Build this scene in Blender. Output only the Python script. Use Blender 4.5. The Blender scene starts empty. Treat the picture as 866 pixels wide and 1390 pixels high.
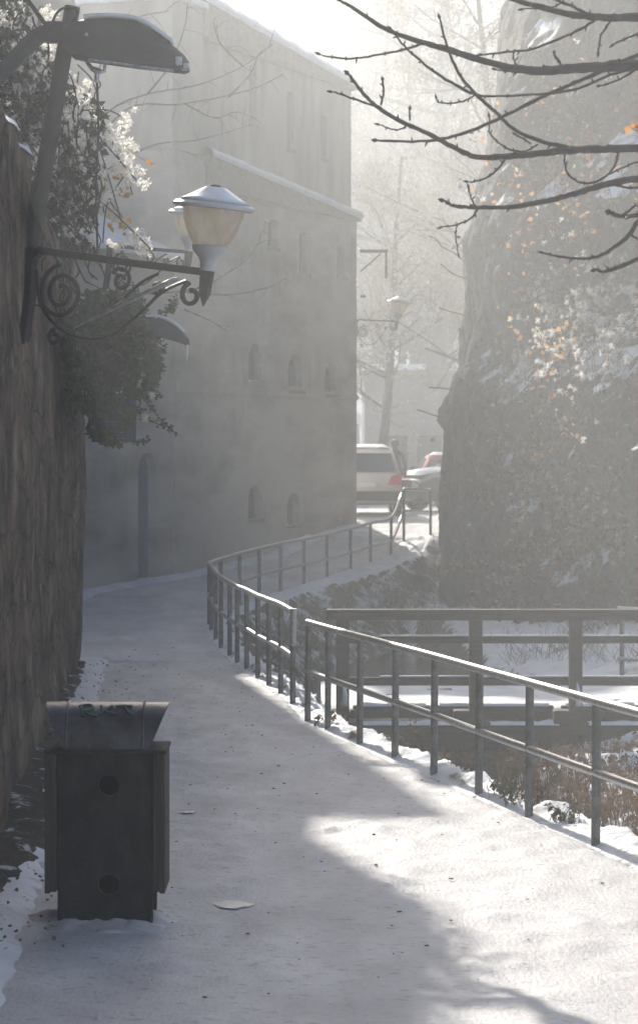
import bpy, bmesh, math, random
from mathutils import Vector, Matrix, noise
random.seed(7)
R = random.random
U = random.uniform
col = bpy.context.scene.collection
FPX, CX, HY, CZ = 3500.0, 433.0, 612.0, 2.6


def pt(x, y, D):
    """world point seen at photo pixel x, y when it stands D metres away"""
    return Vector(((x - CX) * D / FPX, D, CZ - (y - HY) * D / FPX))


def nz(x, y, z=0.0):
    return noise.noise(Vector((x, y, z)))


def interp(tab, v):
    if v <= tab[0][0]:
        return tab[0][1]
    for (a, fa), (b, fb) in zip(tab, tab[1:]):
        if v <= b:
            return fa + (fb - fa) * (v - a) / (b - a)
    return tab[-1][1]


def sstep(a, b, v):
    t = min(1, max(0, (v - a) / (b - a)))
    return t * t * (3 - 2 * t)


# ------------------------------------------------------------------ materials
def mat(name, c, rough=.8, metal=0, c2=None, scale=5.0, bump=0.0, bscale=None, stretch=(1, 1, 1), detail=6,
        lo=.35, hi=.65, c3=None, scale3=1.0, lo3=.5, hi3=.6, stretch3=(1, 1, 1), transl=0, snow=False, spec=.5, vor=None):
    m = bpy.data.materials.new(name)
    m.use_nodes = True
    nt = m.node_tree
    N, L = nt.nodes, nt.links
    b = N['Principled BSDF']
    b.inputs['Roughness'].default_value = rough
    b.inputs['Metallic'].default_value = metal
    b.inputs['Specular IOR Level'].default_value = spec
    b.inputs['Base Color'].default_value = (*c, 1)
    tc = N.new('ShaderNodeTexCoord')

    def nse(s, st, d=detail):
        mp = N.new('ShaderNodeMapping')
        mp.inputs['Scale'].default_value = st
        L.new(tc.outputs['Object'], mp.inputs['Vector'])
        n = N.new('ShaderNodeTexNoise')
        n.inputs['Scale'].default_value = s
        n.inputs['Detail'].default_value = d
        n.inputs['Roughness'].default_value = .6
        L.new(mp.outputs[0], n.inputs['Vector'])
        return n

    def ramp(src, lo_, hi_):
        r = N.new('ShaderNodeMapRange')
        r.inputs['From Min'].default_value = lo_
        r.inputs['From Max'].default_value = hi_
        L.new(src, r.inputs['Value'])
        return r.outputs[0]

    def mix(f, a, b_):
        x = N.new('ShaderNodeMix')
        x.data_type = 'RGBA'
        L.new(f, x.inputs['Factor'])
        for s, v in ((6, a), (7, b_)):
            if isinstance(v, tuple):
                x.inputs[s].default_value = (*v, 1)
            else:
                L.new(v, x.inputs[s])
        return x.outputs[2]
    out = None
    if c2:
        n = nse(scale, stretch)
        out = mix(ramp(n.outputs[0], lo, hi), c, c2)
    if c3:
        n = nse(scale3, stretch3)
        out = mix(ramp(n.outputs[0], lo3, hi3), out or c, c3)
    if snow:
        g = N.new('ShaderNodeNewGeometry')
        sx = N.new('ShaderNodeSeparateXYZ')
        L.new(g.outputs['Normal'], sx.inputs[0])
        n = nse(2.2, (1, 1, 1))
        ad = N.new('ShaderNodeMath')
        ad.operation = 'MULTIPLY_ADD'
        L.new(n.outputs[0], ad.inputs[0])
        ad.inputs[1].default_value = .7
        L.new(sx.outputs[2], ad.inputs[2])
        out = mix(ramp(ad.outputs[0], snow[0], snow[1]), out or c, (.8, .82, .86))
    if out:
        L.new(out, b.inputs['Base Color'])
    vd = None
    if vor:
        mp = N.new('ShaderNodeMapping')
        mp.inputs['Scale'].default_value = vor[2]
        L.new(tc.outputs['Object'], mp.inputs['Vector'])
        nw = nse(2.5, (1, 1, 1), 3)
        av = N.new('ShaderNodeVectorMath')
        av.operation = 'MULTIPLY_ADD'
        L.new(nw.outputs[1], av.inputs[0])
        av.inputs[1].default_value = (.5, .5, .5)
        L.new(mp.outputs[0], av.inputs[2])
        vn = N.new('ShaderNodeTexVoronoi')
        vn.feature = 'DISTANCE_TO_EDGE'
        vn.inputs['Scale'].default_value = vor[0]
        L.new(av.outputs[0], vn.inputs['Vector'])
        vd = ramp(vn.outputs[0], .0, vor[3])
        inv = ramp(vn.outputs[0], vor[3], 0)
        mm = N.new('ShaderNodeMath')
        mm.operation = 'MULTIPLY'
        mm.inputs[1].default_value = vor[1]
        L.new(inv, mm.inputs[0])
        out = mix(mm.outputs[0], out or c, tuple(q * .25 for q in c))
        L.new(out, b.inputs['Base Color'])
    if bump:
        n = nse(bscale or scale * 3, stretch, 8)
        bp = N.new('ShaderNodeBump')
        bp.inputs['Strength'].default_value = min(1, bump)
        bp.inputs['Distance'].default_value = .02 * max(1, bump)
        L.new(n.outputs[0], bp.inputs['Height'])
        if vd:
            b2 = N.new('ShaderNodeBump')
            b2.inputs['Strength'].default_value = 1
            b2.inputs['Distance'].default_value = .05
            L.new(vd, b2.inputs['Height'])
            L.new(b2.outputs[0], bp.inputs['Normal'])
        L.new(bp.outputs[0], b.inputs['Normal'])
    if transl:
        t = N.new('ShaderNodeBsdfTranslucent')
        if out:
            L.new(out, t.inputs[0])
        else:
            t.inputs[0].default_value = (*c, 1)
        ms = N.new('ShaderNodeMixShader')
        ms.inputs[0].default_value = transl
        L.new(b.outputs[0], ms.inputs[1])
        L.new(t.outputs[0], ms.inputs[2])
        L.new(ms.outputs[0], N['Material Output'].inputs[0])
    return m


M = {}
M['path'] = mat('trodden snow', (.60, .585, .585), .65, c2=(.43, .42, .43), scale=1.3, stretch=(1.2, .5, 1), bump=.45, bscale=30,
                c3=(.24, .21, .19), scale3=16, lo3=.56, hi3=.72, stretch3=(.7, 1.6, 1), spec=.4)
M['snow'] = mat('fresh snow', (.8, .82, .86), .6, c2=(.66, .69, .74), scale=3, bump=1.5, bscale=12)
M['ground'] = None
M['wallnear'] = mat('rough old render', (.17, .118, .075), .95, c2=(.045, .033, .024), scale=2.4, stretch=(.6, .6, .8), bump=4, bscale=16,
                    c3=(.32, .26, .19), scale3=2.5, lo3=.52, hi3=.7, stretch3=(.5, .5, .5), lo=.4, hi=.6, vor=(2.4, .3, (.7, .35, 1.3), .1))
M['facade'] = mat('stained plaster', (.5, .47, .41), .9, c2=(.24, .22, .19), scale=.8, stretch=(.35, .35, 1), bump=.7, bscale=6,
                  c3=(.5, .47, .42), scale3=1.4, lo3=.5, hi3=.75, stretch3=(.8, .8, .4), lo=.42, hi=.66)
M['facade2'] = mat('upper plaster', (.44, .41, .36), .9, c2=(.27, .255, .23), scale=1.4, stretch=(.8, .8, .2), bump=.5, bscale=6, lo=.45, hi=.7)
M['farwall'] = mat('far render', (.3, .29, .28), .9, c2=(.2, .2, .2), scale=1.0, stretch=(1, 1, .3))
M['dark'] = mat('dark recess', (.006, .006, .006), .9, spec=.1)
M['stone'] = mat('stone trim', (.28, .26, .23), .9, c2=(.18, .17, .15), scale=8, bump=.5)
M['door'] = mat('old blue grey door', (.2, .23, .27), .6, c2=(.13, .15, .18), scale=4, stretch=(6, 6, .4), bump=.4)
M['iron'] = mat('black iron', (.016, .015, .014), .42, .35, c2=(.05, .035, .025), scale=22, lo=.5, hi=.75, bump=.4, bscale=60)
M['galv'] = mat('galvanised steel', (.5, .51, .52), .36, .85, c2=(.3, .3, .31), scale=26, bump=.15, bscale=50)
M['post'] = mat('weathered post steel', (.16, .16, .16), .5, .6, c2=(.08, .075, .07), scale=12, lo=.4, hi=.65, bump=.3, bscale=50)
M['lamphead'] = mat('grey lamp housing', (.016, .017, .017), .6, .1, c2=(.03, .03, .03), scale=8, bump=.3)
M['glass'] = mat('frosted lamp bowl', (.88, .84, .76), .35, c2=(.6, .55, .46), scale=2.5, stretch=(3, 3, .6), transl=.75)
M['lampwhite'] = mat('white enamel', (.5, .5, .52), .4, c2=(.4, .4, .42), scale=6)
M['timber'] = mat('dark wet timber', (.035, .03, .026), .75, c2=(.075, .065, .055), scale=5, stretch=(.5, 4, 6), bump=.8, bscale=20)
M['deck'] = mat('snowy planks', (.75, .77, .81), .6, c2=(.6, .6, .62), scale=3, bump=1, bscale=14)
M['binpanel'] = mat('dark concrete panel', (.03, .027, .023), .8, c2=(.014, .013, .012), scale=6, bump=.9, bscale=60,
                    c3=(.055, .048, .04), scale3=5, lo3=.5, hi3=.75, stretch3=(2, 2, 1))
M['binwood'] = mat('worn slat', (.09, .072, .055), .7, c2=(.035, .028, .022), scale=7, stretch=(5, 5, .3), bump=.7, bscale=30)
M['binmetal'] = mat('bin metal', (.13, .125, .125), .28, .8, c2=(.04, .035, .037), scale=3.5, bump=.2, bscale=30)
M['paint'] = mat('green marker paint', (.025, .085, .05), .5)
M['blue'] = mat('blue enamel', (.012, .03, .085), .4)
M['white'] = mat('white enamel paint', (.7, .7, .72), .5)
M['water'] = mat('stream water', (.02, .024, .024), .07, bump=1.0, bscale=2.2, stretch=(1, .35, 1), c2=(.045, .05, .045), scale=.8, spec=.6)
M['cliff'] = mat('cliff rock', (.1, .098, .088), .95, c2=(.035, .037, .032), scale=1.6, bump=5, bscale=6, detail=12,
                 c3=(.13, .09, .06), scale3=3, lo3=.55, hi3=.7, snow=(.84, .93), vor=(1.1, .6, (1, 1, .7), .12))
M['bark'] = mat('bark', (.06, .048, .04), .9, c2=(.03, .024, .02), scale=9, stretch=(1, 1, .3), bump=1)
M['twig'] = mat('reddish bark', (.055, .034, .032), .65, c2=(.025, .016, .017), scale=20, bump=.4)
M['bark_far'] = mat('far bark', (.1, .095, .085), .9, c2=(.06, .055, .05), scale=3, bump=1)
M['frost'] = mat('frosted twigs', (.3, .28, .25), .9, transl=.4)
M['ivy'] = mat('ivy leaf', (.035, .06, .022), .5, c2=(.06, .085, .03), scale=2, transl=.35)
M['ivydark'] = mat('dark leaf', (.03, .042, .025), .6, transl=.25)
M['seed'] = mat('seed fluff', (.95, .92, .86), .9, transl=.75)
M['leaf_y'] = mat('yellow leaf', (.55, .32, .09), .7, transl=.6)
M['leaf_o'] = mat('orange leaf', (.45, .19, .07), .7, c2=(.5, .28, .1), scale=1, transl=.6)
M['leaf_b'] = mat('brown leaf', (.2, .115, .055), .8, c2=(.1, .07, .035), scale=2, transl=.3)
M['grass'] = mat('dead grass', (.14, .12, .06), .9, c2=(.06, .07, .03), scale=3, transl=.3)
M['silver'] = mat('silver car paint', (.6, .57, .52), .35, .3)
M['blackcar'] = mat('dark car paint', (.05, .055, .06), .3, .2)
M['redcar'] = mat('red car paint', (.35, .03, .03), .35)
M['vanwhite'] = mat('white van paint', (.6, .6, .6), .4)
M['carglass'] = mat('car window', (.03, .045, .045), .12, spec=.6)
M['rubber'] = mat('rubber', (.02, .02, .02), .8)
M['taillight'] = mat('tail lamp', (.45, .03, .02), .3)
M['plastic'] = mat('black bumper', (.04, .04, .04), .6)
M['ice'] = mat('clear ice', (.5, .52, .56), .15, bump=.6, bscale=30, spec=.8)
M['icicle'] = mat('icicle ice', (.85, .88, .9), .08, transl=.4)
M['jacket'] = mat('dark jacket', (.03, .032, .04), .9)
M['trousers'] = mat('dark trousers', (.03, .03, .035), .9)
M['skin'] = mat('skin', (.42, .27, .2), .6)
M['hair'] = mat('hair', (.03, .02, .015), .7)
M['soil'] = mat('dark soil', (.03, .025, .02), .95, c2=(.07, .055, .04), scale=14, bump=4, bscale=40, c3=(.6, .62, .66), scale3=5, lo3=.58, hi3=.64)
M['debris'] = mat('dirt', (.05, .04, .03), .95, c2=(.1, .08, .05), scale=30)


# ------------------------------------------------------------------ mesh builder
class MB:
    def __init__(s):
        s.v, s.f, s.m = [], [], []
        s.k = 0

    def add(s, vs, fs):
        o = len(s.v)
        s.v += [tuple(v) for v in vs]
        s.f += [tuple(i + o for i in f) for f in fs]
        s.m += [s.k] * len(fs)

    def box(s, c, d, rz=0, mtx=None):
        x, y, z = d[0] / 2, d[1] / 2, d[2] / 2
        vs = [Vector((a * x, b * y, e * z)) for e in (-1, 1) for b in (-1, 1) for a in (-1, 1)]
        m = mtx or Matrix.Rotation(rz, 3, 'Z')
        c = Vector(c)
        s.add([m @ v + c for v in vs], [(0, 2, 3, 1), (4, 5, 7, 6), (0, 1, 5, 4), (2, 6, 7, 3), (0, 4, 6, 2), (1, 3, 7, 5)])
        return s

    def tube(s, pts, r, n=8, cap=True):
        pts = [Vector(p) for p in pts]
        if not isinstance(r, (list, tuple)):
            r = [r] * len(pts)
        vs, fs = [], []
        up = Vector((0, 0, 1))
        pu = None
        for i, p in enumerate(pts):
            d = (pts[min(i + 1, len(pts) - 1)] - pts[max(i - 1, 0)])
            if d.length < 1e-9:
                d = up
            d.normalize()
            if pu is None:
                a = up if abs(d.z) < .9 else Vector((1, 0, 0))
                pu = d.cross(a).normalized()
            else:
                pu = (pu - d * pu.dot(d))
                pu = pu.normalized() if pu.length > 1e-6 else d.orthogonal().normalized()
            w = d.cross(pu)
            for k in range(n):
                t = 2 * math.pi * k / n
                vs.append(p + (pu * math.cos(t) + w * math.sin(t)) * r[i])
        for i in range(len(pts) - 1):
            for k in range(n):
                fs.append((i * n + k, i * n + (k + 1) % n, (i + 1) * n + (k + 1) % n, (i + 1) * n + k))
        if cap:
            fs.append(tuple(range(n))[::-1])
            fs.append(tuple((len(pts) - 1) * n + k for k in range(n)))
        s.add(vs, fs)
        return s

    def ribbon(s, pts, w, t, wdir):
        """flat bar: width w along wdir, thickness t"""
        pts = [Vector(p) for p in pts]
        wd = Vector(wdir).normalized()
        vs, fs = [], []
        for i, p in enumerate(pts):
            d = (pts[min(i + 1, len(pts) - 1)] - pts[max(i - 1, 0)]).normalized()
            nn = d.cross(wd).normalized()
            for a, b in ((-1, -1), (1, -1), (1, 1), (-1, 1)):
                vs.append(p + wd * a * w / 2 + nn * b * t / 2)
        for i in range(len(pts) - 1):
            for k in range(4):
                fs.append((i * 4 + k, i * 4 + (k + 1) % 4, (i + 1) * 4 + (k + 1) % 4, (i + 1) * 4 + k))
        fs.append((3, 2, 1, 0))
        e = (len(pts) - 1) * 4
        fs.append((e, e + 1, e + 2, e + 3))
        s.add(vs, fs)
        return s

    def lathe(s, prof, c=(0, 0, 0), n=24, mtx=None):
        vs, fs = [], []
        m = mtx or Matrix.Identity(3)
        c = Vector(c)
        for (r, z) in prof:
            for k in range(n):
                t = 2 * math.pi * k / n
                vs.append(m @ Vector((r * math.cos(t), r * math.sin(t), z)) + c)
        for i in range(len(prof) - 1):
            for k in range(n):
                fs.append((i * n + k, i * n + (k + 1) % n, (i + 1) * n + (k + 1) % n, (i + 1) * n + k))
        fs.append(tuple(range(n))[::-1])
        fs.append(tuple((len(prof) - 1) * n + k for k in range(n)))
        s.add(vs, fs)
        return s

    def prism(s, poly, a, b, fn):
        """poly list of (p,q); extruded from a to b; fn(p,q,e)->world"""
        n = len(poly)
        vs = [fn(p, q, a) for p, q in poly] + [fn(p, q, b) for p, q in poly]
        fs = [tuple(range(n))[::-1], tuple(range(n, 2 * n))]
        fs += [(i, (i + 1) % n, n + (i + 1) % n, n + i) for i in range(n)]
        s.add(vs, fs)
        return s

    def leaf(s, p, size, d=None, up=None):
        d = d or Vector((U(-1, 1), U(-1, 1), U(-1, .6))).normalized()
        a = d.orthogonal().normalized()
        a = Matrix.Rotation(U(0, 6.28), 3, d) @ a
        w = d.cross(a)
        s.add([p, p + d * size * .35 + w * size * .42 + a * size * .1, p + d * size, p + d * size * .35 - w * size * .42 + a * size * .1],
              [(0, 1, 2, 3)])

    def fluff(s, p, r, n=11):
        for _ in range(int(n * 1.9)):
            d = Vector((U(-1, 1), U(-1, 1), U(-1, 1))).normalized()
            a = d.orthogonal().normalized()
            b = d.cross(a).normalized()
            e = p + d * r * U(.7, 1.05)
            c = e + (a * U(-1, 1) + b * U(-1, 1)) * r * .35
            w = a * r * .085
            s.add([p - w, p + w, e + w, e - w], [(0, 1, 2, 3)])
            w = (b * .8 + a * .5) * r * .10
            s.add([e - w, e + w, c + w * .5, c - w * .5], [(0, 1, 2, 3)])

    def build(s, name, m, parent=None, smooth=False, bevel=0, fix=True):
        me = bpy.data.meshes.new(name)
        me.from_pydata(s.v, [], s.f)
        ms = m if isinstance(m, (list, tuple)) else [m]
        for x in ms:
            me.materials.append(x)
        if len(ms) > 1:
            me.polygons.foreach_set('material_index', s.m)
        if fix and len(s.v) < 60000:
            b = bmesh.new()
            b.from_mesh(me)
            bmesh.ops.recalc_face_normals(b, faces=b.faces)
            b.to_mesh(me)
            b.free()
        if smooth:
            me.polygons.foreach_set('use_smooth', [True] * len(me.polygons))
            if smooth != 'all':
                try:
                    me.set_sharp_from_angle(angle=math.radians(40))
                except Exception:
                    pass
        me.update()
        o = bpy.data.objects.new(name, me)
        col.objects.link(o)
        if parent:
            o.parent = parent
            o.matrix_parent_inverse = Matrix.Translation(-parent.location) if parent.type == 'EMPTY' and parent.parent is None else Matrix.Identity(4)
            if parent.type == 'EMPTY':
                # keep world coordinates of the built mesh while parented to the empty
                o.matrix_parent_inverse = (Matrix.Translation(parent.location) @ parent.rotation_euler.to_matrix().to_4x4()).inverted()
        if bevel:
            bv = o.modifiers.new('bevel', 'BEVEL')
            bv.width = bevel
            bv.segments = 2
            bv.limit_method = 'ANGLE'
        return o


def tag(o, label, cat, group=None, kind=None):
    if label:
        o['label'] = label
    if cat:
        o['category'] = cat
    if group:
        o['group'] = group
    if kind:
        o['kind'] = kind
    return o


def thing(name, label, cat, loc=(0, 0, 0), rz=0, group=None):
    o = bpy.data.objects.new(name, None)
    o.empty_display_size = .2
    col.objects.link(o)
    o.location = loc
    o.rotation_euler = (0, 0, rz)
    return tag(o, label, cat, group)


def copy_tree(o, parent=None):
    c = o.copy()
    col.objects.link(c)
    if parent:
        c.parent = parent
    for ch in list(o.children):
        copy_tree(ch, c)
    return c


def cut(o, cutters):
    """cut real openings into a wall mesh"""
    made = []
    for mb in cutters:
        c = mb.build('cutter', M['dark'])
        made.append(c)
        b = o.modifiers.new('cut', 'BOOLEAN')
        b.operation = 'DIFFERENCE'
        b.solver = 'EXACT'
        b.object = c
    dg = bpy.context.evaluated_depsgraph_get()
    me = bpy.data.meshes.new_from_object(o.evaluated_get(dg))
    o.modifiers.clear()
    o.data = me
    for c in made:
        bpy.data.objects.remove(c)


def spline(ps, k=6):
    ps = [Vector(p) for p in ps]
    out = []
    for i in range(len(ps) - 1):
        p0, p1, p2, p3 = ps[max(i - 1, 0)], ps[i], ps[i + 1], ps[min(i + 2, len(ps) - 1)]
        for j in range(k):
            t = j / k
            out.append(.5 * ((2 * p1) + (p2 - p0) * t + (2 * p0 - 5 * p1 + 4 * p2 - p3) * t * t + (3 * p1 - p0 - 3 * p2 + p3) * t ** 3))
    out.append(ps[-1])
    return out


# ------------------------------------------------------------------ terrain functions
ZP = [(-50, 1.0), (3, 1.0), (5, .9), (10.5, 0), (41, 0), (45, .12), (49, .24), (52.6, .46), (54.5, .8), (57, 1.06), (62, 1.1), (400, 1.4)]
EDGE = [(-20, 11.0), (10, 3.57), (17, 1.82), (18.4, 1.5), (19.4, 1.2), (20.7, .92), (21.7, .62), (22.9, .353), (24, .05), (24.8, -.12), (26.5, -.27),
        (27.7, -.40), (28.6, -.556), (29.5, -.70), (30.7, -.86), (31.6, -1.0), (32.7, -1.13), (34, -1.29), (35.5, -1.42), (37.4, -1.56),
        (38.6, -1.64), (40.5, -1.54), (42.2, -1.3), (43.6, -1.01), (45, -.67), (46.6, -.27), (48.2, .15), (49.8, .61), (51.2, 1.02), (52.6, 1.47),
        (54, 1.75), (58, 2.0)]
WALLX = [(-20, -.1), (17.6, -2.17), (31.6, -2.96)]


def zp(y):
    return interp(ZP, y)


def E(y):
    return interp(EDGE, y)


def F(y):
    return .83 - .418 * (57 - y)


def WX(y):
    if y < 31.8:
        return interp(WALLX, y)
    return F(y) if y > 45 else interp([(31.8, -5.2), (45, -4.2)], y)


VERGE = [(10, .3), (26, .25), (38, .25), (43, .5), (48, .8), (52, .8), (54, .5)]
RIGHT = [(-20, 14), (10, 6), (17, 3.4), (20, 2.6), (25, 1.9), (26.2, 2.0), (27, 4.2), (30.2, 4.2), (31, 2.9), (36, 2.4), (42, 2.2), (50, 2.0), (60, 2.0)]


def ground_z(x, y):
    z0 = zp(y)
    e = E(y)
    d = x - e - interp(VERGE, y) + nz(y * 1.5, 3) * .07 + nz(y * 5, 8) * .03
    lump = .035 * nz(x * 4, y * 4) + .03 * max(0, nz(x * 8, y * 8, 3)) + .012 * nz(x * 17, y * 17, 2) + .03 * nz(x * 2, y * 2, 5)
    if y > 54.5:
        h = z0 + .01 * nz(x, y)
        if y > 90:
            h += (y - 90) * .16 * (1 + .15 * nz(x * .03, y * .03)) * sstep(90, 130, y)
            h = min(h, 26)
        if x < -40 or x > 30:
            h += min(12, (abs(x) - 30) * .15)
        return h
    if x < WX(y) - .3 and y < 44.5:                      # the garden terrace behind the near wall
        return 1.6 + .2 * nz(x, y)
    path_x = e - .03
    if x < path_x:
        wl = WX(y)
        bank = .05 * sstep(.75, .1, x - wl)
        drop = sstep(wl + .25, wl + .6, x) * sstep(path_x, path_x - .1, x)
        return z0 + (bank + lump * .45) * (1 - drop) - .07 * drop
    if d < 0:
        f = sstep(path_x, path_x + .15, x)
        return z0 + (.05 + lump * 1.4) * f
    slope = interp([(10, 3), (28, 2.6), (33, 1.2), (40, .8), (53, .75)], y)
    low = -1.7 + .05 * nz(x, y)
    left = z0 + .05 - d * slope + .10 * nz(x * 2.3, y * 2.3, 1) + lump
    r = interp(RIGHT, y) + .25 * nz(y * .5, 7)
    dr = x - r
    rt = interp([(26, -.62), (27, -.3), (28, -.05), (31, -.3), (40, -.35), (50, -.3)], y)
    if dr > 0:
        right = rt + dr * .22 + lump * 1.5 + .12 * nz(x, y, 4)
    else:
        right = rt + dr * 1.4 + .1 * nz(x * 2, y * 2)
    h = max(low, left, right)
    if y > 52.3:                                          # retaining bank in front of the raised car park
        h = h + (zp(54.5) + .02 - h) * sstep(52.6, 54.2, y + .4 * nz(x * 1.3, 2))
    return h


def axis(parts):
    out = []
    for a, b, st in parts:
        n = max(1, round((b - a) / st))
        out += [a + (b - a) * i / n for i in range(n)]
    out.append(parts[-1][1])
    return out


def grid_mesh(xs, ys, fn):
    b = MB()
    nx = len(xs)
    vs = [(x, y, fn(x, y)) for y in ys for x in xs]
    fs = [(j * nx + i, j * nx + i + 1, (j + 1) * nx + i + 1, (j + 1) * nx + i) for j in range(len(ys) - 1) for i in range(nx - 1)]
    b.add(vs, fs)
    return b


def ground_material():
    m = mat('snowy ground', (.72, .73, .76), .65, c2=(.58, .6, .64), scale=2, bump=2, bscale=9)
    nt = m.node_tree
    N, L = nt.nodes, nt.links
    b = N['Principled BSDF']
    base = b.inputs['Base Color'].links[0].from_socket
    g = N.new('ShaderNodeNewGeometry')
    sx = N.new('ShaderNodeSeparateXYZ')
    L.new(g.outputs['Normal'], sx.inputs[0])
    n = N.new('ShaderNodeTexNoise')
    n.inputs['Scale'].default_value = 5
    n.inputs['Detail'].default_value = 8
    L.new(g.outputs['Position'], n.inputs['Vector'])
    ad = N.new('ShaderNodeMath')
    ad.operation = 'MULTIPLY_ADD'
    L.new(n.outputs[0], ad.inputs[0])
    ad.inputs[1].default_value = .55
    L.new(sx.outputs[2], ad.inputs[2])
    r = N.new('ShaderNodeMapRange')
    r.inputs['From Min'].default_value = 1.02
    r.inputs['From Max'].default_value = 1.14
    L.new(ad.outputs[0], r.inputs[0])
    n2 = N.new('ShaderNodeTexNoise')
    n2.inputs['Scale'].default_value = 14
    cr = N.new('ShaderNodeMix')
    cr.data_type = 'RGBA'
    cr.inputs[6].default_value = (.045, .04, .025, 1)
    cr.inputs[7].default_value = (.1, .085, .05, 1)
    L.new(n2.outputs[0], cr.inputs[0])
    mx = N.new('ShaderNodeMix')
    mx.data_type = 'RGBA'
    L.new(r.outputs[0], mx.inputs[0])
    L.new(cr.outputs[2], mx.inputs[6])
    L.new(base, mx.inputs[7])
    L.new(mx.outputs[2], b.inputs['Base Color'])
    return m


xs = axis([(-260, -60, 40), (-60, -14, 6), (-14, -6, 1), (-6, -3.2, .06), (-3.2, -1.2, .12), (-1.2, -.2, .08), (-.2, 1.0, .03), (1.0, 5, .12), (5, 8, .4), (8, 14, 1), (14, 60, 6), (60, 260, 40)])
ys = axis([(-60, 0, 10), (0, 9, 1), (9, 30, .07), (30, 56, .12), (56, 90, 2), (90, 300, 10)])


def shear(x, y):
    e = E(y)
    # columns follow the stream edge near the path and straighten out away from it
    return x + e * sstep(14, 5, abs(x)) * (1 if y > -30 else 0)


b = MB()
nx = len(xs)
vs = []
for y in ys:
    for x in xs:
        X = shear(x, y)
        vs.append((X, y, ground_z(X, y)))
b.add(vs, [(j * nx + i, j * nx + i + 1, (j + 1) * nx + i + 1, (j + 1) * nx + i) for j in range(len(ys) - 1) for i in range(nx - 1)])
g = b.build('ground', ground_material(), smooth='all', fix=False)
tag(g, None, None, kind='structure')


# trodden path between wall and railing
def path_z(u, y):
    x = px_at(u, y)
    return zp(y) + .012 * nz(x * 2.5, y * 2.5, 2) + .009 * nz(x * 9, y * 6, 2) + .05 * min(.3, max(0, nz(x * 6, y * 3.5, 8) - .1)) \
        - .05 * sstep(.05 + .05 * nz(y * 2.2, 6) + .03 * nz(y * 7, 6), -.03, u) - .05 * sstep(.97, 1, u)


def px_at(u, y):
    a = max(WX(y) + .2, -5) if y < 54 else -8
    b = (E(y) + .02) if y < 54 else 12
    if y > 54:
        f = min(1, (y - 54) / 1.0)
        a = (F(54) + .3) * (1 - f) + (-9) * f if y < 57 else -9
        b = E(54) * (1 - f) + 12 * f
        a = max(a, F(min(y, 57.2)) + .05) if y < 57.2 else a
    return a + (b - a) * u


b = MB()
pys = axis([(-15, 9, 1), (9, 30, .07), (30, 56, .15), (56, 88, 1)])
us = [i / 60 for i in range(61)]
b.add([(px_at(u, y), y, path_z(u, y)) for y in pys for u in us],
      [(j * 61 + i, j * 61 + i + 1, (j + 1) * 61 + i + 1, (j + 1) * 61 + i) for j in range(len(pys) - 1) for i in range(60)])
tag(b.build('path', M['path'], smooth='all', fix=False), None, None, kind='structure')

b = MB()
b.add([(-8, 5, -.9), (16, 5, -.9), (16, 53.2, -.9), (-8, 53.2, -.9)], [(0, 1, 2, 3)])
tag(b.build('stream', M['water']), None, None, kind='structure')

# ice glints trodden into the path
for i, (x, y, w, lb) in enumerate(((262, 963, .05, 'smallest shiny ice patch on the shaded path, farthest from the camera'),
                                  (255, 1104, .055, 'shiny ice patch on the shaded path right of the litter bin'),
                                  (315, 1230, .11, 'largest shiny ice patch on the path near the bottom of the picture'))):
    D = 2.6 * FPX / (y - HY)
    c = pt(x, y, D)
    b = MB()
    n = 44
    ring = [(c.x + w * math.cos(t) * (1 + .45 * nz(i + 1.6 * math.cos(t), 1.6 * math.sin(t), 2)), c.y + w * 1.1 * math.sin(t) * (1 + .45 * nz(i + 1.6 * math.cos(t), 1.6 * math.sin(t), 2)))
            for t in [k * 2 * math.pi / n for k in range(n)]]
    b.add([(p[0], p[1], .012) for p in ring] + [(c.x + (p[0] - c.x) * .55, c.y + (p[1] - c.y) * .55, .016) for p in ring] + [(c.x, c.y, .017)],
          [(k, (k + 1) % n, n + (k + 1) % n, n + k) for k in range(n)] + [(n + k, n + (k + 1) % n, 2 * n) for k in range(n)])
    tag(b.build('ice_patch', M['ice'], smooth='all'), lb, 'ice patch', 'ice patches on the path')


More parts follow.
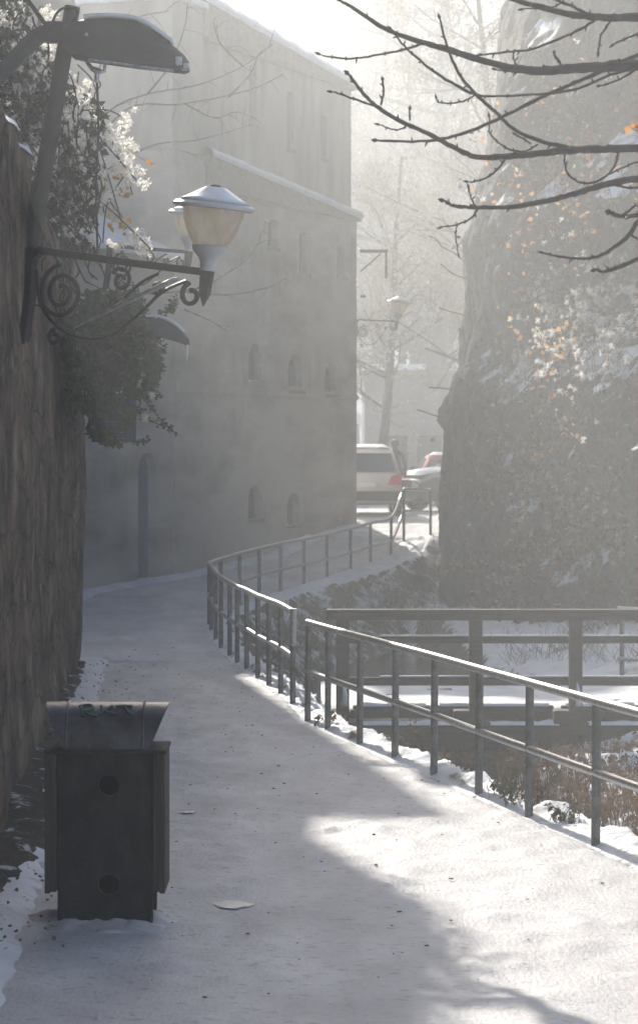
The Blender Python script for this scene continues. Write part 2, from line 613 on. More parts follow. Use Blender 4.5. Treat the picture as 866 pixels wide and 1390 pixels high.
# ------------------------------------------------------------------ near wall on the left
def wall_near():
    root = thing('garden_wall', 'tall weathered brown rendered wall along the left edge of the path', 'wall', (-2.5, 25, 0))
    ysw = axis([(6, 16, .6), (16, 31.6, .14)])
    zs = [-.2 + 5.35 * i / 44 for i in range(45)]

    def fx(y, z):
        return WX(y) + .03 - .02 * z + .07 * nz(y * .5, z * .5, 2) + .02 * nz(y * 1.5, z * 2.2) + .012 * nz(y * 4, z * 7) + .12 * math.sin(z * .6) * sstep(26, 31.6, y)

    def top(y):
        return 5.12 + .12 * nz(y * .6, 9) + .05 * nz(y * 2.5, 4)
    b = MB()
    nzs = len(zs)
    vs = []
    for y in ysw:
        t = top(y)
        for z in zs:
            zz = z if z < 5.1 else t
            zz = min(zz, t) if z > 4.9 else z
            vs.append((fx(y, zz), y, zz))
        # rounded crown and the back
        vs.append((fx(y, t) - .12, y, t + .06))
        vs.append((fx(y, t) - .45, y, t + .04))
        vs.append((fx(y, t) - .55, y, -.2))
    n = nzs + 3
    fs = [(j * n + i, (j + 1) * n + i, (j + 1) * n + i + 1, j * n + i + 1) for j in range(len(ysw) - 1) for i in range(n - 1)]
    fs.append(tuple(range(n)))
    e = (len(ysw) - 1) * n
    fs.append(tuple(e + i for i in range(n))[::-1])
    b.add(vs, fs)
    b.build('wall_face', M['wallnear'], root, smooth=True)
    s = MB()
    for (y0, y1) in ((19.6, 21.2), (21.5, 22.6), (24, 25.2), (27, 29.5)):
        yy = axis([(y0, y1, .15)])
        vs = []
        for k, y in enumerate(yy):
            t = top(y)
            h = .07 * math.sin(math.pi * (k + .3) / (len(yy))) + .02
            for dx, dz in ((.03, -.0), (.0, h * .7), (-.15, h + .06), (-.4, h + .04), (-.46, 0.02)):
                vs.append((fx(y, t) + dx, y, t + dz))
        fs = [(j * 5 + i, (j + 1) * 5 + i, (j + 1) * 5 + i + 1, j * 5 + i + 1) for j in range(len(yy) - 1) for i in range(4)]
        s.add(vs, fs)
    s.build('snow_cap', M['snow'], root, smooth='all')
    return top, fx


wtop, wfx = wall_near()

# leaf litter at the wall foot
b = MB()
for _ in range(330):
    y = U(12.5, 31) if R() < .5 else U(13, 19)
    x = WX(y) + abs(random.gauss(0, .28)) + .05
    z = zp(y) + .05 * sstep(.75, .1, x - WX(y)) + .05
    b.leaf(Vector((x, y, z)), U(.014, .04), Vector((U(-1, 1), U(-1, 1), U(-.1, .25))).normalized())
tag(b.build('leaf_litter', M['leaf_b'], fix=False), 'dark fallen leaves and dirt in the snow at the foot of the brown wall', 'leaves', kind='stuff')
b = MB()
for _ in range(380):
    y = U(12, 34)
    e, w = E(y), WX(y)
    x = U(w + .5, e)
    s = .003 + .009 * R() ** 2.5
    b.box((x, y, zp(y) + .012), (s * 1.6, s * 2, s * .5), U(0, 3))
tag(b.build('grit', M['debris'], fix=False), 'scattered specks of grit and dirt trodden into the snowy path', 'grit', kind='stuff')


b = MB()
ny = 260
vs = []
for i in range(ny + 1):
    y = 14.5 + 16.5 * i / ny
    w_ = (.42 + .22 * nz(y * .9, 4) + .12 * nz(y * 3.3, 4)) * interp([(14.5, .1), (15.3, .7), (18, 1.1), (20, .8), (24, .55), (31, .4)], y)
    for j in range(9):
        f = j / 8
        x = WX(y) - .1 + (w_ + .1) * f
        vs.append((x, y, zp(y) + .045 * (1 - f) + .06 * sstep(1, .7, f) + .03 * nz(x * 6, y * 6, 2) - .03 * sstep(.9, 1, f)))
b.add(vs, [(i * 9 + j, i * 9 + j + 1, i * 9 + 10 + j, i * 9 + 9 + j) for i in range(ny) for j in range(8)])
tag(b.build('soil', M['soil'], smooth='all', fix=False), None, None, kind='structure')


# ------------------------------------------------------------------ litter bin
def litter_bin():
    D = 14.1
    k = D / FPX
    c = pt(143, 1258, D)
    root = thing('litter_bin', 'dark litter bin with round holes and a flared metal top beside the wall', 'litter bin', (c.x, c.y, -.02))
    cx, cy = c.x, c.y + .2

    # front and back panels with two round dished holes each
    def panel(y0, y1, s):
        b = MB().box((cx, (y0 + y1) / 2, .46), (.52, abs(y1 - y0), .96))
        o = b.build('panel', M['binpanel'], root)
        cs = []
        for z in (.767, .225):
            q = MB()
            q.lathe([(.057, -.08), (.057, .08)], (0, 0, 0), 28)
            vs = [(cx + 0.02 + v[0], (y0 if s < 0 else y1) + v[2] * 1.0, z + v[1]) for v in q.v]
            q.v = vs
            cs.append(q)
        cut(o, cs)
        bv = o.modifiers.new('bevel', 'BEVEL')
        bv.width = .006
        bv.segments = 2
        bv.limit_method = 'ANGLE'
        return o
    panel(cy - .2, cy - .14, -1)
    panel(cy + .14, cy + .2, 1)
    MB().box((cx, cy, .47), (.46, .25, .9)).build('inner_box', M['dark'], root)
    # slatted sides that stand proud of the panels
    for sx in (-1, 1):
        b = MB()
        x0 = cx + sx * (.263 + .034)
        b.box((x0 - sx * .014, cy, .575), (.036, .44, .77))
        for j in range(7):
            yy = cy - .20 + j * .0665
            b.box((x0 + sx * .016, yy, .575), (.03, .052, .785))
        b.build('side_slats', M['binwood'], root, bevel=.004)
    b = MB().box((cx, cy, .955), (.67, .46, .02))
    b.build('top_frame', M['binpanel'], root, bevel=.004)
    # flared trough-like lid: an arc in section, cut back at both ends
    b = MB()
    n = 14
    rows = []
    for i in range(n + 1):
        t = math.pi * i / n
        yy = cy - .19 * math.cos(t) * 1.0
        zz = .962 + .245 * math.sin(t) ** .75
        f = (zz - .962) / .245
        hw = .235 + .105 * f
        rows.append((yy, zz, hw))
    vs = []
    for (yy, zz, hw) in rows:
        vs += [(cx - hw, yy, zz + .004), (cx + hw, yy, zz)]
    for (yy, zz, hw) in rows:
        vs += [(cx - hw + .004, cy + (yy - cy) * .96, .962 + (zz - .962) * .96), (cx + hw - .004, cy + (yy - cy) * .96, .962 + (zz - .962) * .96)]
    m = 2 * (n + 1)
    fs = []
    for i in range(n):
        fs.append((2 * i, 2 * i + 1, 2 * i + 3, 2 * i + 2))
        fs.append((m + 2 * i, m + 2 * i + 2, m + 2 * i + 3, m + 2 * i + 1))
        fs.append((2 * i, 2 * i + 2, m + 2 * i + 2, m + 2 * i))
        fs.append((2 * i + 1, m + 2 * i + 1, m + 2 * i + 3, 2 * i + 3))
    b.add(vs, fs)
    hood = b.build('hood', M['binmetal'], root, smooth=True)
    for sx in (-.215, .205):
        q = MB()
        q.tube([(cx + sx, yy + (-.004 if yy < cy else .004), zz + .005) for yy, zz, hw in rows], .006, 6)
        q.build('strap', M['binmetal'], root, smooth=True)
    # scrawled green letters on the front curve of the hood
    q = MB()

    def onhood(x, h):
        # h = height 0..1 on the front half
        t = math.asin(min(1, h) ** (1 / .75))
        return Vector((cx + x, cy - .19 * math.cos(t) - .006, .962 + .245 * h + .005))
    for st in ([(-.14, .93), (-.135, .82), (-.125, .72)], [(-.15, .92), (-.10, .95), (-.075, .91), (-.09, .85), (-.13, .82)], [(-.12, .82), (-.09, .76), (-.05, .72)],
               [(-.03, .93), (-.02, .82), (-.03, .74)], [(.03, .93), (-.01, .84)], [(-.01, .84), (.03, .78), (.06, .74)],
               [(.05, .92), (.10, .93), (.14, .92)], [(.10, .92), (.12, .82), (.15, .74)]):
        ps = spline([onhood(x, h) for x, h in st], 5)
        q.tube(ps, .008, 6)
    q.build('graffiti', M['paint'], root, fix=False)


litter_bin()
# snow kicked up around the bin's foot
b = MB()
c = pt(143, 1258, 14.1)
n, m_ = 90, 12
vs = []
for j in range(m_):
    f = j / (m_ - 1)
    for i in range(n):
        t = 2 * math.pi * i / n
        rx = .22 + .20 * f * (1 + .9 * nz(math.cos(t) * 2, math.sin(t) * 2, 1))
        ry = .15 + .20 * f * (1 + .7 * nz(math.cos(t) * 2, math.sin(t) * 2, 4))
        X_, Y_ = rx * math.cos(t), ry * math.sin(t)
        z = .045 * (1 - f) ** 1.3 + (1 - f) ** .6 * (.035 * nz(X_ * 9, Y_ * 9, 1) + .02 * nz(X_ * 22, Y_ * 22, 2)) + (.0 if f < 1 else -.03)
        vs.append((c.x + rx * math.cos(t) * 1.1, c.y + .2 + ry * math.sin(t) * 1.2, z))
b.add(vs, [(j * n + i, j * n + (i + 1) % n, (j + 1) * n + (i + 1) % n, (j + 1) * n + i) for j in range(m_ - 1) for i in range(n)])
tag(b.build('snow_bank', M['path'], smooth='all'), None, None, kind='structure')


# ------------------------------------------------------------------ railings
def railing(name, label, tops, h_mid, posts, r=.033, pr=.031, group='metal handrails beside the stream', mat_=None, cap=False, endbits=()):
    """tops: list of points of the top rail"""
    root = thing(name, label, 'railing', posts[0][0], group=group)
    MB().tube(spline(tops, 5), r, 12).build('top_rail', M['galv'], root, smooth=True)
    mid = [Vector(p) - Vector((0, 0, h_mid)) for p in tops]
    MB().tube(spline(mid, 5), r * .88, 12).build('middle_rail', M['galv'], root, smooth=True)
    for base, top in posts:
        MB().tube([Vector(base) - Vector((0, 0, .12)), top], pr, 10).build('post', M['post'], root, smooth=True)
    return root


near = [(10, 3.6), (11.6, 3.19), (12.9, 2.85), (14.3, 2.49), (15.7, 2.145), (17, 1.82), (18.35, 1.49), (19.5, 1.205), (20.7, .92), (21.8, .64), (22.9, .36), (24, .08), (24.8, -.11)]
tops = [(x, y, zp(y) + .95) for y, x in near]
railing('handrail', 'long steel handrail in the foreground descending from the right edge to the bridge', tops, .47,
        [((x, y, zp(y)), (x + .008, y, zp(y) + .93)) for y, x in near])
far = [(26.5, -.27), (27.7, -.41), (28.6, -.556), (29.5, -.70), (30.7, -.86), (31.6, -1.0), (32.7, -1.13), (34, -1.29), (35.5, -1.42), (37.4, -1.56), (38.6, -1.64),
       (40.5, -1.54), (42.2, -1.30), (43.6, -1.01), (45, -.67), (46.6, -.27), (48.2, .15), (49.8, .61), (51.2, 1.02), (52.6, 1.47)]
htab = [(26, .95), (38, .92), (45, .86), (52.6, .78)]
tops = [(x, y, zp(y) + interp(htab, y)) for y, x in far]
up = pt(548, 665, 54)
up2 = Vector((2.35, 54.4, 1.78))
posts = [((x, y, zp(y)), (x, y, zp(y) + interp(htab, y) - .01)) for y, x in far]
posts.append(((up.x, 54, .78), (up.x, 54, 1.76)))
posts.append(((up2.x, up2.y, .8), (up2.x, up2.y, 1.76)))
root = railing('handrail', 'steel handrail curving round the bend along the wall up to the parked cars', tops + [tuple(up - Vector((.06, .1, .12))), tuple(up), tuple(up + Vector((.12, .1, .02))), tuple(up2 - Vector((.1, 0, 0))), tuple(up2)], .46, posts)
MB().tube([(-.27, 26.5, .6), (-.26, 26.48, .98)], .035, 12).build('end_sleeve', M['galv'], root, smooth=True)
rt = [(838, 826), (866, 829)]
a = pt(838, 826, 31)
tops = [a, a + Vector((.9, -.3, -.04)), a + Vector((1.9, -.5, -.08)), a + Vector((3.2, -.6, -.1))]
railing('handrail', 'short steel handrail on the far snowy bank at the right edge', tops, .6,
        [((p.x, p.y, -.32), (p.x, p.y, p.z - .01)) for p in [a + Vector((.05, 0, -.0))] + tops[1:]], r=.03, pr=.03)


# ------------------------------------------------------------------ timber footbridge
def bridge():
    root = thing('footbridge', 'dark timber footbridge with three rail fence and snowy deck across the stream', 'footbridge', (.1, 28, 0))
    xe = 4.9
    MB().box(((.02 + xe) / 2 + .15, 26.42, -.335), (xe - .1, .22, .27)).build('beam', M['timber'], root, bevel=.012)
    MB().box(((.02 + xe) / 2 + .15, 29.7, -.335), (xe - .1, .22, .27)).build('beam', M['timber'], root, bevel=.012)
    b = MB()
    x = .12
    i = 0
    while x < xe:
        w = .19
        b.box((x + w / 2, 28.1 + U(-.03, .03), -.1 + U(-.004, .004)), (w, 3.1, .07))
        x += w + .012
    b.build('deck', M['timber'], root)
    # snow on the planks
    gx = axis([(.02, xe + .3, .12)])
    gy = axis([(26.62, 29.55, .12)])

    def sz(x, y):
        return -.045 + .035 * nz(x * 1.8, y * 1.8, 3) + .02 * nz(x * 6, y * 6, 3) - .06 * sstep(26.75, 26.6, y)
    grid_mesh(gx, gy, sz).build('snow_cover', M['deck'], root, smooth='all')
    # kerb timbers lying on the front edge, and snow along the beam
    for (a0, a1) in ((.35, 1.15), (1.2, 2.42), (2.5, 3.3), (3.4, 4.6)):
        MB().box(((a0 + a1) / 2, 26.66, -.085), (a1 - a0, .12, .11)).build('kerb_timber', M['timber'], root, bevel=.012)
        s = MB()
        n = int((a1 - a0) / .06)
        vs = []
        for i in range(n + 1):
            xx = a0 + .05 + (a1 - a0 - .1) * i / n
            hh = .025 + .03 * abs(nz(xx * 3, 1))
            vs += [(xx, 26.60, -.035), (xx, 26.62, -.035 + hh), (xx, 26.71, -.035 + hh), (xx, 26.74, -.035)]
        s.add(vs, [(i * 4 + k, i * 4 + 4 + k, i * 4 + 5 + k, i * 4 + k + 1) for i in range(n) for k in range(3)])
        s.build('snow_ridge', M['snow'], root, smooth='all')
    s = MB()
    for (a0, a1) in ((.45, 1.5), (1.75, 2.45), (2.75, 3.9)):
        n = int((a1 - a0) / .05)
        vs = []
        for i in range(n + 1):
            xx = a0 + (a1 - a0) * i / n
            hh = .02 + .03 * abs(nz(xx * 4, 5))
            vs += [(xx, 26.30, -.2), (xx, 26.33, -.2 + hh), (xx, 26.5, -.2 + hh), (xx, 26.53, -.2)]
        s.add(vs, [(i * 4 + k, i * 4 + 4 + k, i * 4 + 5 + k, i * 4 + k + 1) for i in range(n) for k in range(3)])
    s.build('beam_snow', M['snow'], root, smooth='all')
    for x in (465, 645, 780, 920, 1050):
        X = (x - CX) * 26.4 / FPX
        MB().box((X, 26.36, .34), (.135, .11, 1.24)).build('post', M['timber'], root, bevel=.01)
        MB().box((X - .14, 26.40, -.12), (.17, .2, .14)).build('block', M['timber'], root, bevel=.015)
        s = MB()
        s.tube([(X + .02, 26.29, .0), (X + .025, 26.285, .12), (X + .01, 26.29, .24)], [.035, .03, .008], 6)
        s.build('clinging_snow', M['snow'], root, smooth='all')
    x0 = (443 - CX) * 26.4 / FPX
    for z, hh, dx, w in ((.925, .11, 0, .15), (.66, .07, .12, .05), (.235, .085, .2, .05)):
        b = MB()
        b.box(((x0 + dx + xe) / 2, 26.46 if z < .9 else 26.38, z), (xe - x0 - dx, w, hh))
        b.build('rail', M['timber'], root, bevel=.008)
        if z > .9:
            continue
        s = MB()
        s.box(((x0 + .5 + xe) / 2, 26.47, z + hh / 2 + .008), (xe - x0 - .6, .035, .016))
        s.build('rail_snow', M['snow'], root, bevel=.006)


bridge()


# ------------------------------------------------------------------ wall lanterns
def lantern(mount, tip, h, label, lw, scroll=True):
    """bracket from mount (top of wall bar) to tip; lantern stands on the tip; h = bracket height, lw = cap diameter"""
    mount, tip = Vector(mount), Vector(tip)
    root = thing('wall_lantern', label, 'lantern', mount, group='bracket lanterns on the walls')
    a = tip - mount
    L_ = a.length
    u = a.normalized()
    flat = Vector((u.x, u.y, 0)).normalized()
    z = Vector((0, 0, 1))
    side = flat.cross(z).normalized()
    b = MB()
    s = L_ / 1.4
    P = lambda p, q: mount + a * p + z * (q * h)       # p along the arm 0..1, q in units of h
    # wall bar
    b.ribbon([P(-.01, .05), P(-.02, -.5), P(-.06, -1.02)], .07 * s, .055 * s, side)
    b.tube([P(-.06, -1.02), P(-.13, -1.04)], .022 * s, 6)
    b.build('wall_bar', M['iron'], root)
    b = MB()
    b.ribbon([P(0, -.05), P(.05, .03), P(.15, .02), P(.6, .005), P(1, 0)], .07 * s, .05 * s, side)
    b.build('arm', M['iron'], root)
    b = MB()

    def spiral(c, r0, r1, t0, t1, w=.012, n=36):
        ps = []
        for i in range(n + 1):
            f = i / n
            t = t0 + (t1 - t0) * f
            r = r0 + (r1 - r0) * f
            ps.append(mount + flat * (c[0] * L_ + r * math.cos(t)) + a * 0 + z * (c[1] * h + a.z * c[0] + r * math.sin(t)))
        b.tube(ps, w * s * 1.3, 6)
        return ps
    if scroll:
        spiral((.17, -.42), .19 * s, .045 * s, math.pi * .5, math.pi * .5 + 4.1 * math.pi, .014)
        e1 = spiral((.13, -.93), .055 * s, .02 * s, math.pi * .5, math.pi * 2.6, .013)
        ps = spline([P(.02, -.2), P(.05, -.6), P(.2, -.86), P(.42, -.86), P(.6, -.6), P(.76, -.28), P(.9, -.12)], 6)
        b.tube(ps, .012 * s, 6)
        spiral((.52, -.2), .085 * s, .02 * s, math.pi * .8, -math.pi * 2.0, .011)
        b.tube(spline([P(.55, -.38), P(.64, -.2), P(.74, -.08)], 5), .011 * s, 6)
        spiral((.92, -.27), .08 * s, .03 * s, math.pi * .55, math.pi * 2.6, .013)
        spiral((.73, -.25), .045 * s, .02 * s, 0, math.pi * 2.3, .012)
    else:
        for k in range(4):
            spiral((.2 + .2 * k, -.22), .055 * s, .015 * s, 0, 3 * math.pi, .012, 20)
        b.tube(spline([P(.0, -1), P(.3, -.35), P(.95, -.1)], 6), .014 * s, 5)
    b.build('scrollwork', M['iron'], root, smooth=True)
    r = lw / 2
    tc = tip + flat * .03
    MB().lathe([(.005, -.86 * r), (.15 * r, -.55 * r), (.18 * r, .0), (.2 * r, .03 * r)], tc, 6, Matrix.Rotation(math.radians(-8), 3, side)).build('socket', M['iron'], root)
    lean = Matrix.Rotation(math.radians(-7), 3, side)
    base = tc + z * .02 * r
    MB().lathe([(.19 * r, 0), (.2 * r, .22 * r), (.27 * r, .34 * r), (.41 * r, .48 * r), (.45 * r, .63 * r)], base, 24, lean).build('cup', M['lampwhite'], root, smooth=True)
    MB().lathe([(.42 * r, .64 * r), (.50 * r, .74 * r), (.63 * r, 1.0 * r), (.72 * r, 1.25 * r), (.77 * r, 1.56 * r)], base, 28, lean).build('bowl', M['glass'], root, smooth=True)
    MB().lathe([(.16 * r, .62 * r), (.16 * r, .74 * r), (.07 * r, .76 * r), (.07 * r, .98 * r)], base, 10, lean).build('bulb', M['dark'], root)
    cap = MB().lathe([(.96 * r, 1.53 * r), (1.02 * r, 1.56 * r), (1.02 * r, 1.62 * r), (.95 * r, 1.68 * r), (.74 * r, 1.76 * r), (.2 * r, 2.06 * r), (.16 * r, 2.07 * r)], base, 32, lean)
    cap.build('cap', M['lampwhite'], root, smooth=True)
    MB().lathe([(.13 * r, 2.06 * r), (.13 * r, 2.12 * r), (.09 * r, 2.14 * r)], base, 14, lean).build('finial', M['iron'], root)
    s2 = MB().lathe([(.94 * r, 1.7 * r), (.72 * r, 1.80 * r), (.25 * r, 2.075 * r), (.2 * r, 2.08 * r)], base, 32, lean)
    s2.build('snow_cap', M['snow'], root, smooth='all')
    return root


mnt = pt(46, 342, 20.3)
big = lantern(mnt, pt(277, 369, 19.5), .70, 'large lantern on a scrolled iron bracket fixed to the brown wall', .61)
lantern(pt(150, 335, 31.2), pt(254, 342, 30.5), .5, 'lantern behind the large scrolled one, half hidden by its bowl', .56)
MB().tube([pt(100, 446, 19.9), pt(143, 423, 19.8), pt(236, 380, 19.6), pt(244, 377, 19.6)], [.006, .02, .02, .008], 12).build('brace', M['galv'], big, smooth=True)
lantern(pt(487, 435, 57.1) - Vector((.04, 0, 0)), pt(537, 436, 56.8), .6, 'small hazy lantern on the far corner of the big building', .52, True)
# the empty bracket above the far lantern
p0 = pt(489, 341, 57.1)
b = MB()
b.box(p0 + Vector((.3, 0, 0)), (.62, .05, .07))
b.box(p0 + Vector((.57, 0, -.3)), (.05, .05, .6))
b.tube([p0 + Vector((0, 0, -.45)), p0 + Vector((.45, 0, -.06))], .02, 6)
b.tube([p0 + Vector((0, 0, -1)), p0 + Vector((.12, 0, -1))], .03, 6)
tag(b.build('iron_bracket', M['iron']), 'bare iron bracket high on the far corner of the building above the small lantern', 'bracket')


# ------------------------------------------------------------------ street lamp heads
def lamp_head(parent, D, pts_top, pts_bot, depth):
    top = [pt(x, y, D) for x, y in pts_top]
    bot = [pt(x, y, D) for x, y in pts_bot]
    n = len(top)
    b = MB()
    m = 9
    vs = []
    for i in range(n):
        f = i / (n - 1)
        w = depth * (.75 + .25 * math.sin(math.pi * min(1, f * 1.1))) * (1 if i < n - 1 else .55)
        for j in range(m):
            t = math.pi * j / (m - 1)
            q = bot[i].lerp(top[i], math.sin(t) ** .7)
            vs.append(q + Vector((0, -math.cos(t) * w / 2, 0)))
    fs = [(i * m + j, i * m + j + 1, (i + 1) * m + j + 1, (i + 1) * m + j) for i in range(n - 1) for j in range(m - 1)]
    fs += [(i * m, (i + 1) * m, (i + 1) * m + m - 1, i * m + m - 1) for i in range(n - 1)]
    fs += [tuple(range(m)), tuple((n - 1) * m + j for j in range(m))[::-1]]
    b.add(vs, fs)
    return b.build('housing', M['lamphead'], parent, smooth=True)


D = 21.5
root = thing('street_lamp', 'grey street lamp head on a leaning pole at the top left', 'street lamp', pt(60, 215, D), group='street lamps above the wall')
MB().tube([pt(99, 9, D), pt(86, 80, D), pt(56, 260, D + .3), pt(30, 380, D + .3)], [.065, .068, .075, .08], 14).build('pole', M['lamphead'], root, smooth=True)
lamp_head(root, D, [(88, 30), (100, 29), (118, 26), (150, 25), (185, 29), (212, 44), (236, 62), (250, 74), (257, 84)],
          [(88, 66), (100, 77), (118, 80), (150, 84), (185, 89), (212, 92), (236, 95), (250, 97), (257, 96)], .4)
s = MB()
ps = [(115, 26), (130, 24), (160, 24), (190, 29), (215, 44), (235, 59)]
s.ribbon(spline([pt(x, y - 1, D) for x, y in ps], 4), .2, .03, (0, 1, 0))
s.build('snow_layer', M['snow'], root, smooth='all')
b = MB()
b.box(pt(243, 84, D - .13), (.06, .1, .075))
b.box(pt(252, 91, D - .1), (.07, .1, .05))
b.box(pt(118, 47, D - .17), (.03, .03, .03))
b.build('latch', M['galv'], root, bevel=.01)
MB().tube(spline([pt(120, 81, D - .17), pt(150, 85, D - .19), pt(200, 92, D - .19), pt(236, 96, D - .16)], 4), .014, 6).build('lens_rim', M['galv'], root, smooth=True)
MB().ribbon([pt(80, 38, D), pt(50, 50, D), pt(20, 82, D - .2), pt(-30, 130, D - .5)], .1, .13, (0, 1, 0)).build('arm', M['lamphead'], root)
b = MB()
b.box(pt(78, 44, D), (.2, .14, .17))
b.build('clamp', M['lamphead'], root, bevel=.01)
b = MB()
b.tube(spline([pt(100, 30, D - .1), pt(106, 16, D - .1), pt(95, 10, D - .1), pt(80, 15, D - .1), pt(66, 38, D - .1), pt(45, 50, D - .1), pt(22, 80, D - .2), pt(10, 105, D - .2), pt(-8, 112, D - .2)], 5), .012, 6)
b.build('cable', M['rubber'], root, smooth=True)
b = MB()
b.tube([pt(118, 84, D), pt(125, 93, D), pt(134, 97, D), pt(142, 97, D), pt(143, 86, D)], [.015, .02, .03, .015, .015], 8)
b.tube([pt(132, 97, D), pt(132, 112, D)], .02, 8)
b.build('hook', M['galv'], root, smooth=True)
b = MB().tube([pt(38, 0 - 30, D), pt(38, 0, D), pt(62, 32, D), pt(72, 48, D)], .016, 6)
for i in range(26):
    p = pt(38, 0, D).lerp(pt(66, 38, D), i / 25)
    b.lathe([(.022, -.006), (.022, .006)], p, 6)
tag(b.build('twisted_cable', M['rubber']), 'twisted dark cable running up from the top left lamp pole', 'cable')
b = MB()
ps = spline([pt(132, 108, D + .1), pt(134, 180, D + .1), pt(131, 250, D + .1), pt(133, 345, D + .1)], 12)
b.tube(ps, .011, 6)
b.tube([p + Vector((.03 * math.sin(i), 0.01, 0)) for i, p in enumerate(ps)], .006, 5)
tag(b.build('hanging_cable', M['rubber']), 'thin cable hanging straight down from the street lamp hook among the seed heads', 'cable')

D = 27
root = thing('street_lamp', 'snow topped street lamp head poking out behind the hanging ivy', 'street lamp', pt(160, 440, D), group='street lamps above the wall')
lamp_head(root, D, [(150, 432), (175, 431), (200, 431), (220, 433), (238, 442), (250, 452), (257, 461)],
          [(150, 448), (175, 452), (200, 454), (220, 458), (238, 463), (250, 467), (257, 468)], .36)
s = MB()
s.ribbon(spline([pt(x, y - 1, D) for x, y in ((190, 431), (210, 430), (225, 433), (240, 441), (250, 451))], 4), .2, .025, (0, 1, 0))
s.build('snow_layer', M['snow'], root, smooth='all')
MB().tube([pt(155, 440, D), pt(110, 446, D + .3), pt(75, 470, D + .6)], .04, 8).build('arm', M['lamphead'], root, smooth=True)
b = MB().tube([pt(254, 468, D), pt(254, 480, D), pt(254, 493, D)], [.016, .011, .002], 8)
tag(b.build('icicle', M['icicle'], smooth=True), 'bright icicle hanging from the tip of the lower street lamp', 'icicle')

# blue sign at the wall end
D = 31.9
root = thing('blue_sign', 'blue sign with faint white lines hanging behind the ivy at the wall end', 'sign', pt(155, 600, D))
c = pt(155, 567, D)
MB().box(c, (.55, .03, .6)).build('sign_panel', M['blue'], root, bevel=.006)
b = MB()
for zz, x0, x1, hh in ((.25, -.24, .24, .02), (-.05, -.22, .1, .012), (-.1, -.22, .18, .012), (-.26, -.24, .24, .015)):
    b.box(c + Vector(((x0 + x1) / 2, -.018, zz)), (x1 - x0, .004, hh))
x = -.2
for wd in (.05, .03, .06, .04, .05, .03):
    b.box(c + Vector((x + wd / 2, -.018, -.17)), (wd, .004, .035))
    x += wd + .022
b.build('sign_lines', mat('faded sign white', (.14, .18, .26), .5), root)
MB().tube([c + Vector((-.6, .02, .2)), c + Vector((.2, .02, .2))], .015, 6).build('sign_arm', M['iron'], root)
MB().tube([c + Vector((-.6, .02, -.2)), c + Vector((.2, .02, -.2))], .015, 6).build('sign_arm', M['iron'], root)

# ------------------------------------------------------------------ big building
A0 = Vector((.83, 57, 0))
uu = Vector((-.386, -.9225, 0))
nn = Vector((.9225, -.386, 0))


def B(s, t, z):
    return A0 + uu * s - nn * t + Vector((0, 0, z))


def bbox(mb, s0, s1, t0, t1, z0, z1, z1b=None):
    """block in facade coordinates; z1b top height at s1"""
    zb = z1 if z1b is None else z1b
    vs = [B(s0, t0, z0), B(s1, t0, z0), B(s1, t1, z0), B(s0, t1, z0), B(s0, t0, z1), B(s1, t0, zb), B(s1, t1, zb), B(s0, t1, z1)]
    mb.add(vs, [(0, 3, 2, 1), (4, 5, 6, 7), (0, 1, 5, 4), (1, 2, 6, 5), (2, 3, 7, 6), (3, 0, 4, 7)])
    return mb


def spix(x):
    """facade position s of photo column x"""
    k = (x - CX) / FPX
    D = (.83 - .418 * 57) / (k - .418)
    return (57 - D) / .9225, D


def arch(mb, s, w, z0, z1, t0, t1):
    """arched opening solid"""
    n = 8
    poly = [(s - w / 2, z0), (s + w / 2, z0)]
    for i in range(n + 1):
        a_ = math.pi * i / n
        poly.append((s + w / 2 * math.cos(a_), z1 - w / 2 + w / 2 * math.sin(a_)))
    return mb.prism(poly, t0, t1, lambda p, q, e: B(p, e, q))


